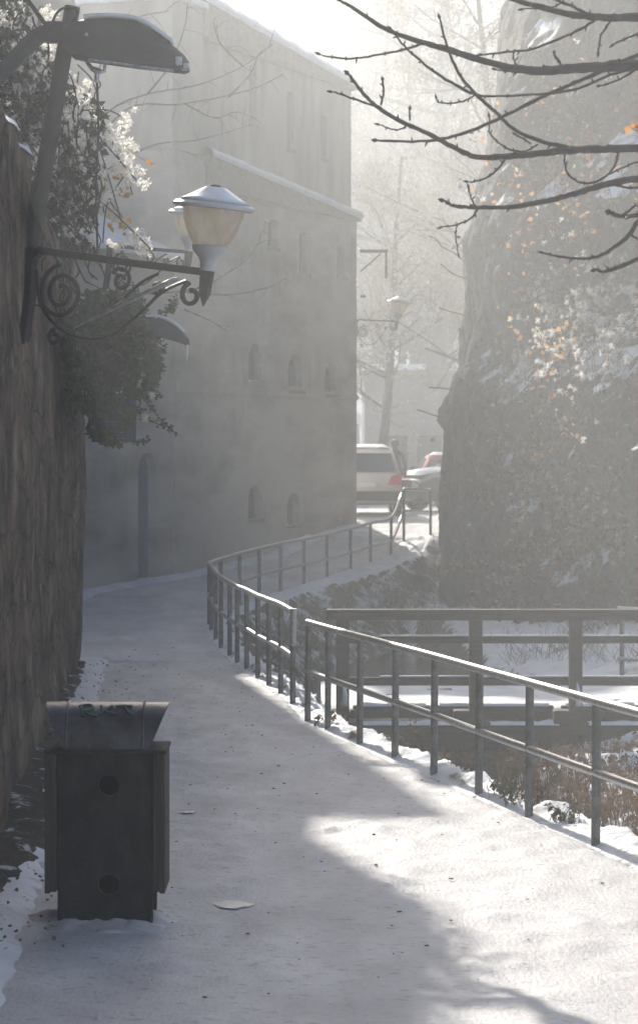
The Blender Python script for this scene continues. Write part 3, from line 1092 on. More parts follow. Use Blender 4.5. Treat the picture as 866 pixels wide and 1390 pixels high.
def building():
    root = thing('plaster_building', 'tall grey plastered building with arched openings and snow on its ledges', 'building', (.83, 57, 1))
    low = bbox(MB(), 0, 9.16, 0, 10, -1, 7.66, 8.3).build('wall', M['facade'], root)
    cuts, wins = [], []
    for x, y0, y1, w, ar in ((347, 466, 516, .7, 1), (401, 481, 530, .8, 1), (449, 492, 535, .7, 1), (347, 658, 704, .7, 1), (399, 668, 712, .7, 1),
                             (371, 298, 336, .5, 0), (413, 316, 372, .5, 0), (463, 335, 375, .45, 0)):
        s, D = spix(x)
        z1 = CZ + (HY - y0) * D / FPX
        z0 = CZ + (HY - y1) * D / FPX
        dp = .22
        q = arch(MB(), s, w, z0, z1, -.3, dp) if ar else MB().prism([(s - w / 2, z0), (s + w / 2, z0), (s + w / 2, z1), (s - w / 2, z1)], -.3, dp, lambda p, q_, e: B(p, e, q_))
        cuts.append(q)
        wins.append((s, w, z0, z1, dp, ar))
    cut(low, cuts)
    for s, w, z0, z1, dp, ar in wins:
        f = MB()
        f.prism([(s - w / 2 - .03, z0 - .07), (s + w / 2 + .03, z0 - .07), (s + w / 2 + .03, z0 - .003), (s - w / 2 - .03, z0 - .003)], -.05, .1, lambda p, q_, e: B(p, e, q_))
        fo = f.build('window', M['stone'], root)
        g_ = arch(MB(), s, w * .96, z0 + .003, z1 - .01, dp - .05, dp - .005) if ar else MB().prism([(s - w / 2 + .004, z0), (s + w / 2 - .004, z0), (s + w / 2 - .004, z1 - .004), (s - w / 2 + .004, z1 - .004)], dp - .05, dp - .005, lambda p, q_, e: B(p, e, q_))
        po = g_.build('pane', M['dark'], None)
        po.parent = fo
    # string course
    bbox(MB(), .0, 9.1, -.045, .02, 3.72, 3.82, 4.12).build('string_course', M['facade'], root)
    # ledge with snow over the lower wall
    bbox(MB(), -.05, 7.8, -.10, .119, 7.662, 7.73, 8.32).build('ledge', M['stone'], root)
    s_ = MB()
    n = 60
    vs = []
    for i in range(n + 1):
        f = i / n
        s = -.07 + 7.85 * f
        zz = 7.745 + .575 * f
        h = .14 + .04 * nz(s * 2, 3)
        for t, dz in ((-.12, -.02), (-.14, .05), (-.09, h), (.03, h + .04), (.118, h + .08)):
            vs.append(B(s, t + .015 * nz(s * 3, t), zz + dz))
    s_.add(vs, [(i * 5 + k, i * 5 + 5 + k, i * 5 + 6 + k, i * 5 + k + 1) for i in range(n) for k in range(4)])
    s_.build('ledge_snow', M['snow'], root, smooth='all')
    up_ = bbox(MB(), .03, 7.8, .12, 9.9, 7.7, 10.55, 11.2).build('upper_wall', M['facade2'], root)
    cs = []
    ws = []
    for s, w, z0, z1 in ((1.6, .35, 8.9, 9.8), (3.4, .4, 8.9, 10.1), (5.3, .4, 9.2, 10.4)):
        cs.append(MB().prism([(s - w / 2, z0), (s + w / 2, z0), (s + w / 2, z1), (s - w / 2, z1)], -.1, .25, lambda p, q_, e: B(p, e, q_)))
        ws.append((s, w, z0, z1))
    cut(up_, cs)
    for s, w, z0, z1 in ws:
        fo = MB().prism([(s - w / 2 - .03, z0 - .06), (s + w / 2 + .03, z0 - .06), (s + w / 2 + .03, z0 - .003), (s - w / 2 - .03, z0 - .003)], -.0 + .09, .2, lambda p, q_, e: B(p, e, q_)).build('window', M['stone'], root)
        po = MB().prism([(s - w / 2 + .004, z0), (s + w / 2 - .004, z0), (s + w / 2 - .004, z1 - .004), (s - w / 2 + .004, z1 - .004)], .21, .245, lambda p, q_, e: B(p, e, q_)).build('pane', M['farwall'])
        po.parent = fo
    bbox(MB(), -.02, 7.8, .02, 10.0, 10.56, 10.66, 11.32).build('roof', M['stone'], root)
    s_ = MB()
    vs = []
    for i in range(n + 1):
        f = i / n
        s = -.04 + 7.84 * f
        zz = 10.665 + .66 * f
        h = .2 + .05 * nz(s * 2, 7)
        for t, dz in ((.0, -.03), (-.02, .06), (.08, h), (1.2, h + .1), (5, h + .1), (10, .1)):
            vs.append(B(s, t, zz + dz))
    s_.add(vs, [(i * 6 + k, i * 6 + 6 + k, i * 6 + 7 + k, i * 6 + k + 1) for i in range(n) for k in range(5)])
    s_.build('roof_snow', M['snow'], root, smooth='all')
    bbox(MB(), 7.8, 9.16, .06, 2, 8.31, 11.12).build('tower', M['facade2'], root)
    bbox(MB(), 7.7, 9.25, -.04, 2.1, 11.12, 11.27).build('tower_roof', M['snow'], root, bevel=.05)


building()


def wing():
    root = thing('low_wing', 'lower wing with an arched door and snowy lean-to roof left of the tall building', 'building', tuple(B(12, 0, 0)))
    w = bbox(MB(), 9.162, 13.7, .03, 9, -1, 6.05).build('wall', M['facade'], root)
    s, D = spix(203)
    z1 = CZ + (HY - 614) * D / FPX
    cut(w, [arch(MB(), s, .78, -.2, z1, -.3, .3)])
    d = arch(MB(), s, .77, .05, z1 - .01, .22, .29)
    do = d.build('door', M['door'], root)
    h = MB()
    for k in range(4):
        h.prism([(s - .36 + k * .19, .1), (s - .2 + k * .19, .1), (s - .2 + k * .19, z1 - .45), (s - .36 + k * .19, z1 - .45)], .205, .222, lambda p, q_, e: B(p, e, q_))
    ho = h.build('door_boards', M['door'])
    ho.parent = do
    bbox(MB(), 9.2, 13.75, -.2, .1, 6.05, 6.15).build('eave', M['stone'], root)
    # snowy lean-to roof
    s_ = MB()
    n = 40
    vs = []
    for i in range(n + 1):
        s = 9.18 + 4.6 * i / n
        for t, z in ((-.25, 6.15), (-.28, 6.22), (-.2, 6.3), (1.5, 7.05), (3, 7.7), (4.9, 8.3)):
            vs.append(B(s, t, z + .03 * nz(s * 2, t)))
    s_.add(vs, [(i * 6 + k, i * 6 + 6 + k, i * 6 + 7 + k, i * 6 + k + 1) for i in range(n) for k in range(5)])
    s_.build('roof_snow', M['snow'], root, smooth='all')
    bbox(MB(), 9.17, 13.7, .3, 5.0, 6.05, 6.12).build('ceiling_slab', M['stone'], root)
    bk = bbox(MB(), 9.17, 15.5, 4.9, 11, -1, 11.1).build('back_wall', M['farwall'], root)
    cs = []
    q = [(12.2, .8, 8.9, 10.1), (14, .8, 8.9, 10.1)]
    for s, w_, z0, z1 in q:
        cs.append(MB().prism([(s - w_ / 2, z0), (s + w_ / 2, z0), (s + w_ / 2, z1), (s - w_ / 2, z1)], 4.6, 5.05, lambda p, q_, e: B(p, e, q_)))
    cut(bk, cs)
    for s, w_, z0, z1 in q:
        MB().prism([(s - w_ / 2 + .003, z0), (s + w_ / 2 - .003, z0), (s + w_ / 2 - .003, z1), (s - w_ / 2 + .003, z1)], 5.0, 5.04, lambda p, q_, e: B(p, e, q_)).build('window', M['carglass'], root)
    s_ = bbox(MB(), 8.9, 15.6, 4.7, 11.2, 11.11, 11.35)
    s_.build('back_roof_snow', M['snow'], root, bevel=.08)


wing()

# far shed behind the cars
D = 84
root = thing('long_shed', 'long low hazy shed with a snow edged roof behind the parked cars', 'building', (5, D, 1))
a, c = pt(499, 500, D), pt(640, 500, D)
MB().box(((a.x + c.x) / 2, D + 3, 2.8), (c.x - a.x + .2, 6, 4.6)).build('wall', M['farwall'], root)
MB().box(((a.x + c.x) / 2, D + 2.8, 5.15), (c.x - a.x + .6, 6.8, .12)).build('roof', M['stone'], root)
s = MB().box(((a.x + c.x) / 2 - .8, D + 2.8, 5.31), (c.x - a.x - 1.4, 6.9, .2))
s.build('roof_snow', M['snow'], root, bevel=.06)
for k in range(3):
    MB().box((a.x + .9 + k * 1.1, D - .02, 2.4), (.8, .06, 1.4)).build('window', M['carglass'], root)

# ------------------------------------------------------------------ cliff
PLAN = [(40, 95), (12, 74), (4.6, 62), (2.75, 54), (2.32, 50), (2.55, 46), (3.3, 41), (4.5, 36.5), (6.6, 32), (9.5, 28), (14, 24), (24, 20), (60, 14)]
PROF = [(-1, -.1), (.5, 0), (2.2, .1), (3.8, .2), (4.3, .42), (5.6, .55), (6.6, .44), (7.05, .6), (7.8, .83), (9.9, 1.19), (11.3, 1.36), (14, 2.6), (16, 4.5), (17.5, 8)]


def cliff():
    pl = spline([(x, y, 0) for x, y in PLAN], 46)
    zs = axis([(-1.6, 12, .12), (12, 17.5, .5)])
    vs = []
    n = len(zs)
    for i, p in enumerate(pl):
        q = pl[min(i + 1, len(pl) - 1)] - pl[max(i - 1, 0)]
        out = Vector((q.y, -q.x, 0)).normalized()          # points inward
        if out.dot(Vector((-1, -.3, 0))) > 0:
            out = -out
        right = sstep(46, 38, p.y) * (1 if i > len(pl) * .3 else 0)
        for z in zs:
            o = interp(PROF, z) * (1 + right * .8) + right * max(0, z) * .12
            ridged = (1 - abs(nz(p.x * .55 + 3, p.y * .55, z * .35)) * 2)
            d = .30 * nz(p.x * .45, p.y * .45, z * .5) + .20 * nz(p.x * 1.5, p.y * 1.5, z * 1.4) + .14 * abs(nz(p.x * 3.4, p.y * 3.4, z * 3)) + .08 * nz(p.x * 7, p.y * 7, z * 7) + .12 * ridged
            d *= .55 if 47 < p.y < 53 else 1.2
            v = p + out * (o + d)
            vs.append((v.x, v.y, z + .1 * nz(p.x * 2, p.y * 2, z)))
    b = MB()
    b.add(vs, [(i * n + k, (i + 1) * n + k, (i + 1) * n + k + 1, i * n + k + 1) for i in range(len(pl) - 1) for k in range(n - 1)])
    o = b.build('rock_cliff', M['cliff'], smooth='all')
    tag(o, None, None, kind='structure')
    return o


cl = cliff()
bpy.context.view_layer.update()


def on_cliff(x, y):
    """point where the sight line of pixel x,y meets the cliff, and its normal"""
    o_ = Vector((0, 0, CZ))
    d = (pt(x, y, 1) - o_).normalized()
    ok, loc, nrm, _ = cl.ray_cast(o_, d)
    if not ok:
        return None, None
    if nrm.dot(d) > 0:
        nrm = -nrm
    return loc, nrm


def clifftangle(label, cat, n_st, cx, cy, sx, sy, n_seed, n_leaf, lm, seedsize=.045, name='climbing_plant', group='plants climbing on the cliff'):
    loc, nr = on_cliff(cx, cy)
    if loc is None:
        return
    root = thing(name, label, cat, loc, group=group)
    st, sd, lf = MB(), MB(), MB()
    for k in range(n_st):
        x, y = random.gauss(cx, sx), random.gauss(cy, sy) - 20
        ps = []
        dx, dy = U(-4, 4), U(5, 14)
        for j in range(U(4, 9).__int__()):
            l, nr = on_cliff(x, y)
            if l is None:
                break
            ps.append(l + nr * U(.03, .22))
            x += dx + U(-6, 6)
            y += dy
        if len(ps) > 2:
            MB().tube(spline(ps, 3), .007, 4, False).build('stem', M['bark'], root, fix=False)
    for k in range(n_seed):
        # seed heads cluster
        x, y = random.gauss(cx, sx), random.gauss(cy, sy)
        for j in range(random.choice((1, 2, 3, 5))):
            l, nr = on_cliff(x + U(-9, 9), y + U(-9, 9))
            if l:
                sd.fluff(l + nr * U(.06, .35), seedsize * U(.7, 1.3), 9)
    for k in range(n_leaf):
        x, y = random.gauss(cx, sx * 1.2), random.gauss(cy, sy * 1.2)
        for j in range(random.choice((1, 1, 2, 3))):
            l, nr = on_cliff(x + U(-6, 6), y + U(-6, 6))
            if l:
                lf.leaf(l + nr * U(.1, .45), U(.06, .13))
    if st.v:
        st.build('stem', M['bark'], root, fix=False)
    if sd.v:
        sd.build('seed_heads', M['seed'], root, fix=False)['kind'] = 'stuff'
    if lf.v:
        lf.build('leaves', lm, root, fix=False)['kind'] = 'stuff'


clifftangle('band of pale fluffy seed heads climbing the cliff at the right edge', 'climbing plant', 30, 815, 440, 36, 42, 150, 40, M['leaf_b'], .055)
clifftangle('sparse pale seed heads low on the cliff left of the dense fluffy band', 'climbing plant', 14, 745, 480, 28, 35, 20, 36, M['leaf_o'])
clifftangle('orange leaves on the upper cliff behind the bare branches', 'climbing plant', 16, 780, 240, 45, 50, 14, 150, M['leaf_o'])
clifftangle('yellow and orange leaves in the middle of the cliff', 'climbing plant', 16, 740, 620, 45, 50, 10, 85, M['leaf_y'])
clifftangle('dark tangle of bare stems and brown leaves low on the cliff at the right', 'climbing plant', 60, 790, 700, 45, 60, 22, 240, M['leaf_b'])
clifftangle('thin orange leaved stems at the foot of the cliff', 'climbing plant', 26, 710, 780, 40, 30, 4, 60, M['leaf_o'])
clifftangle('thicket of fine grey stems over the middle of the cliff', 'climbing plant', 98, 740, 430, 55, 150, 8, 160, M['leaf_b'])
clifftangle('mass of bare stems hanging down the upper cliff', 'climbing plant', 50, 745, 130, 45, 60, 6, 60, M['leaf_b'])


# ------------------------------------------------------------------ climbing plants on the near wall
def tangle(root_name, label, cat, regions, leafm, leafsize, group=None, base=None):
    root = thing(root_name, label, cat, base, group=group)
    return root


# clematis with seed heads above the near wall
root = thing('clematis', 'old clematis with fluffy white seed heads growing over the top of the brown wall', 'climbing plant', pt(90, 320, 24))
st, lf, sd, yl = MB(), MB(), MB(), MB()
for _ in range(130):
    x, y, D = U(-30, 130), U(0, 330), U(21, 27)
    if y < 60 and x > 60:
        continue
    ps = [pt(x, y, D)]
    for j in range(7):
        x += U(-9, 14)
        y += U(4, 26)
        ps.append(pt(x, y, D) + Vector((0, U(-.1, .1), 0)))
    st.tube(spline(ps, 3), .008, 4, False)


def inside(x, y):
    """outline of the leafy mass over the wall, photo pixels"""
    xr = interp([(-20, 35), (30, 38), (55, 52), (110, 92), (150, 145), (190, 140), (250, 132), (300, 128), (335, 125)], y)
    xl = interp([(-20, -40), (130, -40), (195, 30), (250, 60), (335, 100)], y)
    return xl - 12 < x < xr + 8 * nz(x * .1, y * .07)


k = 0
while k < 3600:
    x, y = U(-40, 160), U(-20, 345)
    if inside(x, y) and nz(x * .03, y * .03, 2) > -.32:
        lf.leaf(pt(x, y, U(22.6, 24.6)), U(.05, .1))
        k += 1
cl_c = [(88, 158), (96, 185), (104, 196), (116, 178), (124, 200), (98, 215), (108, 225), (86, 175), (118, 235), (60, 95), (45, 70), (72, 60), (68, 35), (150, 190), (162, 200), (30, 95), (55, 110), (62, 15), (70, 25), (3, 28), (30, 85), (50, 92), (66, 80), (35, 50), (78, 105), (92, 165), (100, 175), (112, 188), (120, 195), (108, 205), (128, 205), (85, 150),
        (150, 175), (158, 182), (148, 188), (172, 165), (173, 160), (175, 198), (170, 190), (176, 210), (165, 225), (172, 228), (186, 231), (176, 240), (191, 249), (140, 225),
        (138, 240), (145, 262), (142, 272), (75, 205), (105, 130), (58, 60), (20, 70), (180, 316), (186, 325), (200, 337), (192, 330), (125, 330), (165, 330), (110, 110),
        (95, 192), (118, 215), (70, 120), (88, 88)]
for (x, y) in cl_c:
    for j in range(random.choice((4, 6, 8))):
        sd.fluff(pt(x + random.gauss(0, 5), y + random.gauss(0, 5.5), U(21.9, 24.4)), U(.028, .05), 12)
k = 0
while k < 420:
    x, y = U(0, 140), U(0, 330)
    if inside(x, y):
        sd.fluff(pt(x, y, U(22.3, 25)), U(.03, .045), 8)
        k += 1
for (x, y) in ((138, 243), (152, 232), (158, 245), (163, 236), (146, 252), (167, 262), (172, 268), (155, 288), (167, 300), (163, 312), (158, 296), (150, 308), (143, 265), (168, 258)):
    for j in range(3):
        yl.leaf(pt(x + U(-6, 6), y + U(-7, 7), 22.8), U(.035, .07))
for (x0, y0, x1, y1) in ((110, 150, 176, 165), (130, 180, 190, 250), (135, 200, 165, 300), (120, 260, 205, 338), (60, 100, 110, 240), (90, 220, 128, 330), (140, 330, 168, 240)):
    st.tube(spline([pt(x0, y0, 22.5), pt((x0 + x1) / 2 + U(-8, 8), (y0 + y1) / 2 - 8, 22.5), pt(x1, y1, 22.5)], 5), .006, 4, False)
st.build('stems', M['bark'], root, fix=False)
lf.build('leaves', M['ivydark'], root, fix=False)
sd.build('seed_heads', M['seed'], root, fix=False)['kind'] = 'stuff'
yl.build('yellow_leaves', M['leaf_y'], root, fix=False)
b = MB()
for j in range(3):
    b.leaf(pt(206 + j, 219 + j, 23), .09)
b.tube([pt(205, 222, 23), pt(190, 214, 23.2), pt(172, 200, 23.2)], .003, 4)
tag(b.build('orange_leaf', M['leaf_o'], fix=False), 'single orange leaf on a thin stem right of the seed heads', 'leaf')

# hanging ivy
root = thing('ivy', 'dark green ivy hanging from the wall end under the lantern bracket', 'ivy', pt(150, 420, 28))
st, lf, sd = MB(), MB(), MB()


def ivy_in(x, y):
    xl = interp([(395, 118), (430, 100), (480, 88), (520, 92), (555, 88), (580, 115), (600, 135)], y)
    xr = interp([(395, 190), (430, 198), (470, 215), (500, 222), (530, 205), (560, 190), (585, 178), (600, 170)], y)
    return xl < x < xr


k = 0
while k < 7600:
    x, y = U(80, 235), U(395, 603)
    nn_ = nz(x * .05, y * .05, 5)
    dens = sstep(620, 480, y) * .9 + .12
    if ivy_in(x + 10 * nz(y * .1, 3), y) and nn_ > -.25 - .2 * dens + (.42 if y > 530 else .0) * 1 - (.2 if 110 < x < 180 else -.02):
        lf.leaf(pt(x, y, U(26.2, 29.5)), U(.04, .085))
        k += 1
for (x0, y0, x1, y1) in ((180, 520, 238, 588), (185, 555, 235, 582), (190, 430, 232, 418), (232, 418, 238, 404), (175, 400, 196, 415), (120, 560, 145, 600), (195, 470, 222, 500), (200, 440, 222, 470), (150, 590, 200, 598),
                         (95, 540, 100, 580), (200, 500, 215, 540)):
    n = 10
    ps = spline([pt(x0, y0, 27), pt((x0 + x1) / 2, (y0 + y1) / 2 + 5, 27), pt(x1, y1, 27)], 6)
    st.tube(ps, .006, 4, False)
    for p in ps:
        for j in range(4):
            lf.leaf(p + Vector((U(-.04, .04), U(-.04, .04), U(-.04, .04))), U(.035, .06))
for _ in range(50):
    x, y = U(105, 190), U(380, 450)
    ps = [pt(x, y, 27.5)]
    for j in range(6):
        x += U(-7, 7)
        y += U(10, 30)
        ps.append(pt(x, y, 27.5))
    st.tube(ps, .008, 4, False)
for (x, y) in ((205, 535), (193, 568), (197, 566), (150, 330), (158, 332), (190, 520)):
    for j in range(4):
        sd.fluff(pt(x + U(-3, 3), y + U(-4, 4), 26.5), .035, 10)
st.build('stems', M['bark'], root, fix=False)
lf.build('leaves', M['ivy'], root, fix=False)
sd.build('seed_heads', M['seed'], root, fix=False)['kind'] = 'stuff'


# evergreen shrubs behind the wall top (they shade the path)
def shrub(c, rx, ry, rz, n, label):
    root = thing('shrub', label, 'shrub', (c[0], c[1], 1.6), group='shrubs growing behind the wall')
    b = MB()
    for _ in range(9):
        e = Vector(c) + Vector((U(-rx, rx), U(-ry, ry), U(0, rz))) * .7
        b.tube(spline([(c[0], c[1], 1.6), ((c[0] + e.x) / 2, (c[1] + e.y) / 2, c[2] - rz * .4), tuple(e)], 4), [.05] * 8 + [.01], 5, False)
    b.build('branches', M['bark'], root, fix=False)
    b = MB()
    k = 0
    while k < n:
        v = Vector((U(-1, 1), U(-1, 1), U(-1, 1)))
        if v.length > 1 or nz(v.x * 2.5 + c[1], v.y * 2.5, v.z * 2.5) < -.15:
            continue
        b.leaf(Vector(c) + Vector((v.x * rx, v.y * ry, v.z * rz)), U(.1, .17))
        k += 1
    b.build('leaves', M['ivydark'], root, fix=False)


def shade_conifer():  # invented evergreen, placed for the shadow it throws on the near path
    root = thing('shade_conifer', 'tall narrow evergreen added behind the far end of the brown wall to shade the path', 'tree', (-4.95, 33.2, 1.6))
    MB().tube([(-4.95, 33.2, 1), (-4.95, 33.2, 6), (-4.95, 33.2, 10.5)], [.14, .1, .02], 8).build('trunk', M['bark'], root, smooth=True)
    b = MB()
    for _ in range(9000):
        z = 2.0 + 8.2 * R() ** 1.0
        r = .78 * (1 - ((z - 2) / 8.4) ** 3) * (.75 + .35 * nz(z * 1.2, 4)) * R() ** .35
        t = U(0, 6.28)
        p = Vector((-4.95 + r * math.cos(t), 33.2 + r * math.sin(t), z))
        b.leaf(p, U(.12, .2), Vector((math.cos(t) * .6, math.sin(t) * .6, U(.1, 1))).normalized())
    b.build('foliage', M['ivydark'], root, fix=False)


shade_conifer()


def shade_house(name, label, x0, x1, y0, y1, eave, ridge, yr=None, m='farwall'):
    """added house beside the path, shaped to cast shade; gable faces the path when yr (ridge y) is given"""
    root = thing(name, label, 'house', (x1, (y0 + y1) / 2, 0))
    if yr:
        poly = [(y0, -.5), (y1, -.5), (y1, eave[1]), (yr, ridge), (eave[2], eave[0]), (y0, eave[0])]
        MB().prism(poly, x1, x0, lambda p, q, e: Vector((e, p, q))).build('wall', M[m], root)
        top_ = [(y0 - .1, eave[0] + .01), (eave[2], eave[0] + .01), (yr, ridge + .01), (y1 + .1, eave[1] - .08)]
        up_ = [(p, q + .16) for p, q in top_][::-1]
        MB().prism(top_ + up_, x1 + .12, x0 - .1, lambda p, q, e: Vector((e, p, q))).build('roof', M['snow'], root)
    else:
        MB().box(((x0 + x1) / 2, (y0 + y1) / 2, eave / 2), (abs(x1 - x0), y1 - y0, eave)).build('wall', M[m], root)
        MB().prism([(x1 + .15, eave + .01), ((x0 + x1) / 2, ridge), (x0 - .15, eave + .01)], y0 - .2, y1 + .1, lambda p, q, e: Vector((p, e, q))).build('roof', M['snow'], root)
    zz = 2.4
    while zz < 9:
        y = y0 + 1.5
        while y < y1 - 1.2:
            f = MB().box((x1 + .02, y, zz + .6), (.08, .95, 1.35)).build('window', M['stone'], root)
            p = MB().box((x1 + .045, y, zz + .6), (.06, .78, 1.18)).build('pane', M['carglass'])
            p.parent = f
            y += 2.6
        zz += 2.9
    return root


shade_house('gabled_shade_house', 'added gabled house with a snowy roof behind the wall end, shaped to shade the path', -12, -5.15, 34, 46.2, (10.5, 8.5, 38.8), 12.6, 42.2)  # invented house; its gable outline draws the shade edge on the path
ch = MB().box((-5.85, 37.35, 11), (1.2, 1.8, 3)).build('shade_chimney', M['farwall'], bpy.data.objects['gabled_shade_house'])  # added block on the roof, extends the shade across the lower path
MB().box((-5.85, 37.35, 12.52), (1.3, 1.9, .04)).build('shade_chimney_cap', M['stone'], None).parent = ch
shade_house('tall_shade_house', 'added unseen tall house with a snowy roof, shading the air behind the near part of the brown wall', -12, -4.3, 5, 25.3, 11.8, 14.2)  # invented house out of view, keeps sun off the near air and ground


# ------------------------------------------------------------------ foreground bare tree
def fore_tree():
    D0 = 13
    root = thing('bare_tree', 'bare tree reaching dark budded branches in from the top right', 'tree', (4.3, 13.5, -.5))
    tr = MB()
    tr.tube(spline([(4.4, 13.6, -1.2), (4.3, 13.5, 1), (4.1, 13.4, 3.5), (4.2, 13.3, 6), (3.9, 13.2, 8)], 5), [.24 - .006 * i for i in range(21)], 14)
    tr.build('trunk', M['bark'], root, smooth=True)
    k = D0 / FPX
    br = [
        ([(1600, 330), (1200, 140), (1000, 80), (866, 88), (800, 92), (740, 97), (700, 93), (650, 79), (600, 62), (560, 50), (520, 35), (480, 12), (462, 3)], 13, 2),
        ([(1500, 200), (1100, 30), (950, 20), (866, 22), (820, 23), (780, 20), (740, 10), (700, 0), (660, -15)], 10, 3),
        ([(840, 24), (800, 20), (775, 10), (755, 2), (740, -8)], 3, 1.5),
        ([(1600, 360), (1200, 230), (1000, 195), (866, 201), (800, 203), (760, 206), (700, 212), (650, 212), (620, 201), (580, 182), (540, 162), (510, 143), (490, 122), (474, 100)], 9, 2),
        ([(510, 143), (480, 133), (452, 122)], 1.8, 1.2),
        ([(517, 141), (521, 122), (519, 108)], 1.6, 1.4),
        ([(556, 163), (556, 150)], 1.4, 1.2),
        ([(556, 165), (540, 174), (516, 168)], 1.3, 1),
        ([(1500, 420), (1100, 260), (950, 235), (866, 242), (820, 250), (780, 262), (740, 273), (690, 282), (640, 283), (615, 280), (603, 273)], 8, 2),
        ([(648, 284), (640, 295), (620, 305), (600, 308)], 1.6, 1),
        ([(620, 305), (618, 322), (621, 342)], 1, .7),
        ([(648, 281), (640, 270), (636, 257)], 1.3, 1),
        ([(790, 203), (745, 198), (700, 178), (672, 152), (645, 128), (625, 105), (612, 78), (603, 50), (597, 25)], 3, 1.5),
        ([(640, 128), (605, 108), (572, 84), (548, 62), (532, 40)], 2.2, 1.3),
        ([(900, 60), (866, 75), (820, 95), (780, 112), (740, 130), (690, 155), (640, 176), (600, 188), (560, 192), (512, 191)], 3.2, 1.8),
        ([(572, 58), (545, 68), (500, 78), (470, 80), (435, 76)], 1.8, 1.2),
        ([(806, 28), (775, 46), (722, 66), (690, 70), (655, 75)], 2, 1.3),
        ([(880, 90), (830, 100), (780, 122), (720, 131), (660, 130), (637, 124)], 2, 1.5),
        ([(688, 211), (675, 230), (655, 243), (637, 246)], 1.7, 1.1),
        ([(730, 195), (710, 206), (685, 200), (665, 182), (664, 160)], 1.4, 1.1),
        ([(840, 204), (836, 222), (820, 240), (795, 247), (772, 235), (766, 212)], 1.8, 1.3),
        ([(830, 250), (855, 255), (890, 250)], 1.3, 1.5),
        ([(920, 290), (866, 293), (840, 294), (828, 289)], 3, 3),
        ([(842, 294), (855, 284), (861, 279)], 1.8, 1.2),
        ([(1000, 230), (900, 260), (866, 300), (850, 322), (820, 344), (793, 350), (760, 348), (738, 343)], 4, 1.2),
        ([(1000, 300), (900, 340), (866, 352), (835, 364), (818, 369), (808, 366)], 4, 2),
        ([(855, 315), (880, 330)], 1.5, 1.2),
        ([(830, 26), (815, 48), (811, 70)], 1.7, 1.3),
        ([(920, 30), (866, 46), (832, 60)], 2, 1.3),
        ([(866, 92), (840, 108), (815, 117)], 1.6, 1.2),
        ([(762, 92), (757, 82), (751, 74)], 1.6, 1.4),
        ([(703, 92), (698, 82), (697, 72)], 1.3, 1.1),
        ([(725, 98), (700, 98), (673, 97)], 1.5, 1.1),
        ([(645, 128), (625, 138), (600, 140), (592, 136)], 1.3, 1),
        ([(720, 196), (705, 185), (700, 183)], 1.2, 1),
        ([(760, 5), (745, 12), (710, 13)], 1.2, 1),
        ([(820, 240), (850, 226), (880, 215)], 1.4, 1.2),
        ([(905, 300), (878, 288), (850, 296)], 1.4, 1.2)]
    for i, (ps, r0, r1) in enumerate(br):
        Dk = D0 + .35 * math.sin(i * 2.1) * 0
        w = []
        for (x, y) in ps:
            D = D0 + max(0, (x - 866)) * .0006
            w.append(pt(x, y, D) + Vector((0, .12 * nz(x * .01, y * .01, i), 0)))
        w = spline(w, 6)
        n = len(w)
        jit = [Vector((0, 0, 0))] + [Vector((U(-1, 1), U(-1, 1), U(-1, 1))) * .0022 for _ in range(n - 1)]
        w = [p + j for p, j in zip(w, jit)]
        rad = []
        for q in range(n):
            f = q / (n - 1)
            # radius falls quickly outside the frame, slowly inside
            r = (r0 + (r1 - r0) * f ** .55) * k
            if r0 < 6:
                r = (r0 + (r1 - r0) * f) * k
            rad.append(r * U(.9, 1.12))
        rad[-1] *= .6
        b = MB()
        b.tube(w, rad, 7)
        # buds and nodes
        for q in range(3, n - 1, 3):
            if R() < .55:
                d = (w[q + 1] - w[q]).normalized()
                sdv = d.orthogonal()
                sdv = (Matrix.Rotation(U(0, 6.28), 3, d) @ sdv).normalized()
                e = w[q] + sdv * U(.012, .035) + d * .012
                b.tube([w[q], w[q].lerp(e, .6), e], [rad[q] * .9, max(.0042, rad[q] * .45), .0015], 5)
            else:
                b.lathe([(.001, -.012), (rad[q] * 1.25 + .001, 0), (.001, .012)], w[q], 6)
        # terminal bud
        d = (w[-1] - w[-2]).normalized()
        b.tube([w[-1], w[-1] + d * .014, w[-1] + d * .034], [r1 * k, r1 * k * 1.7 + .001, .001], 6)
        b.build('branch', M['twig'], root, smooth=True)
    b = MB()
    for j in range(5):
        b.leaf(pt(858 + U(-5, 5), 172 + U(-4, 6), 13), .05)
    b.tube([pt(858, 175, 13), pt(875, 182, 13), pt(900, 198, 13)], .003, 4)
    b.build('withered_leaf', M['leaf_o'], root, fix=False)


fore_tree()


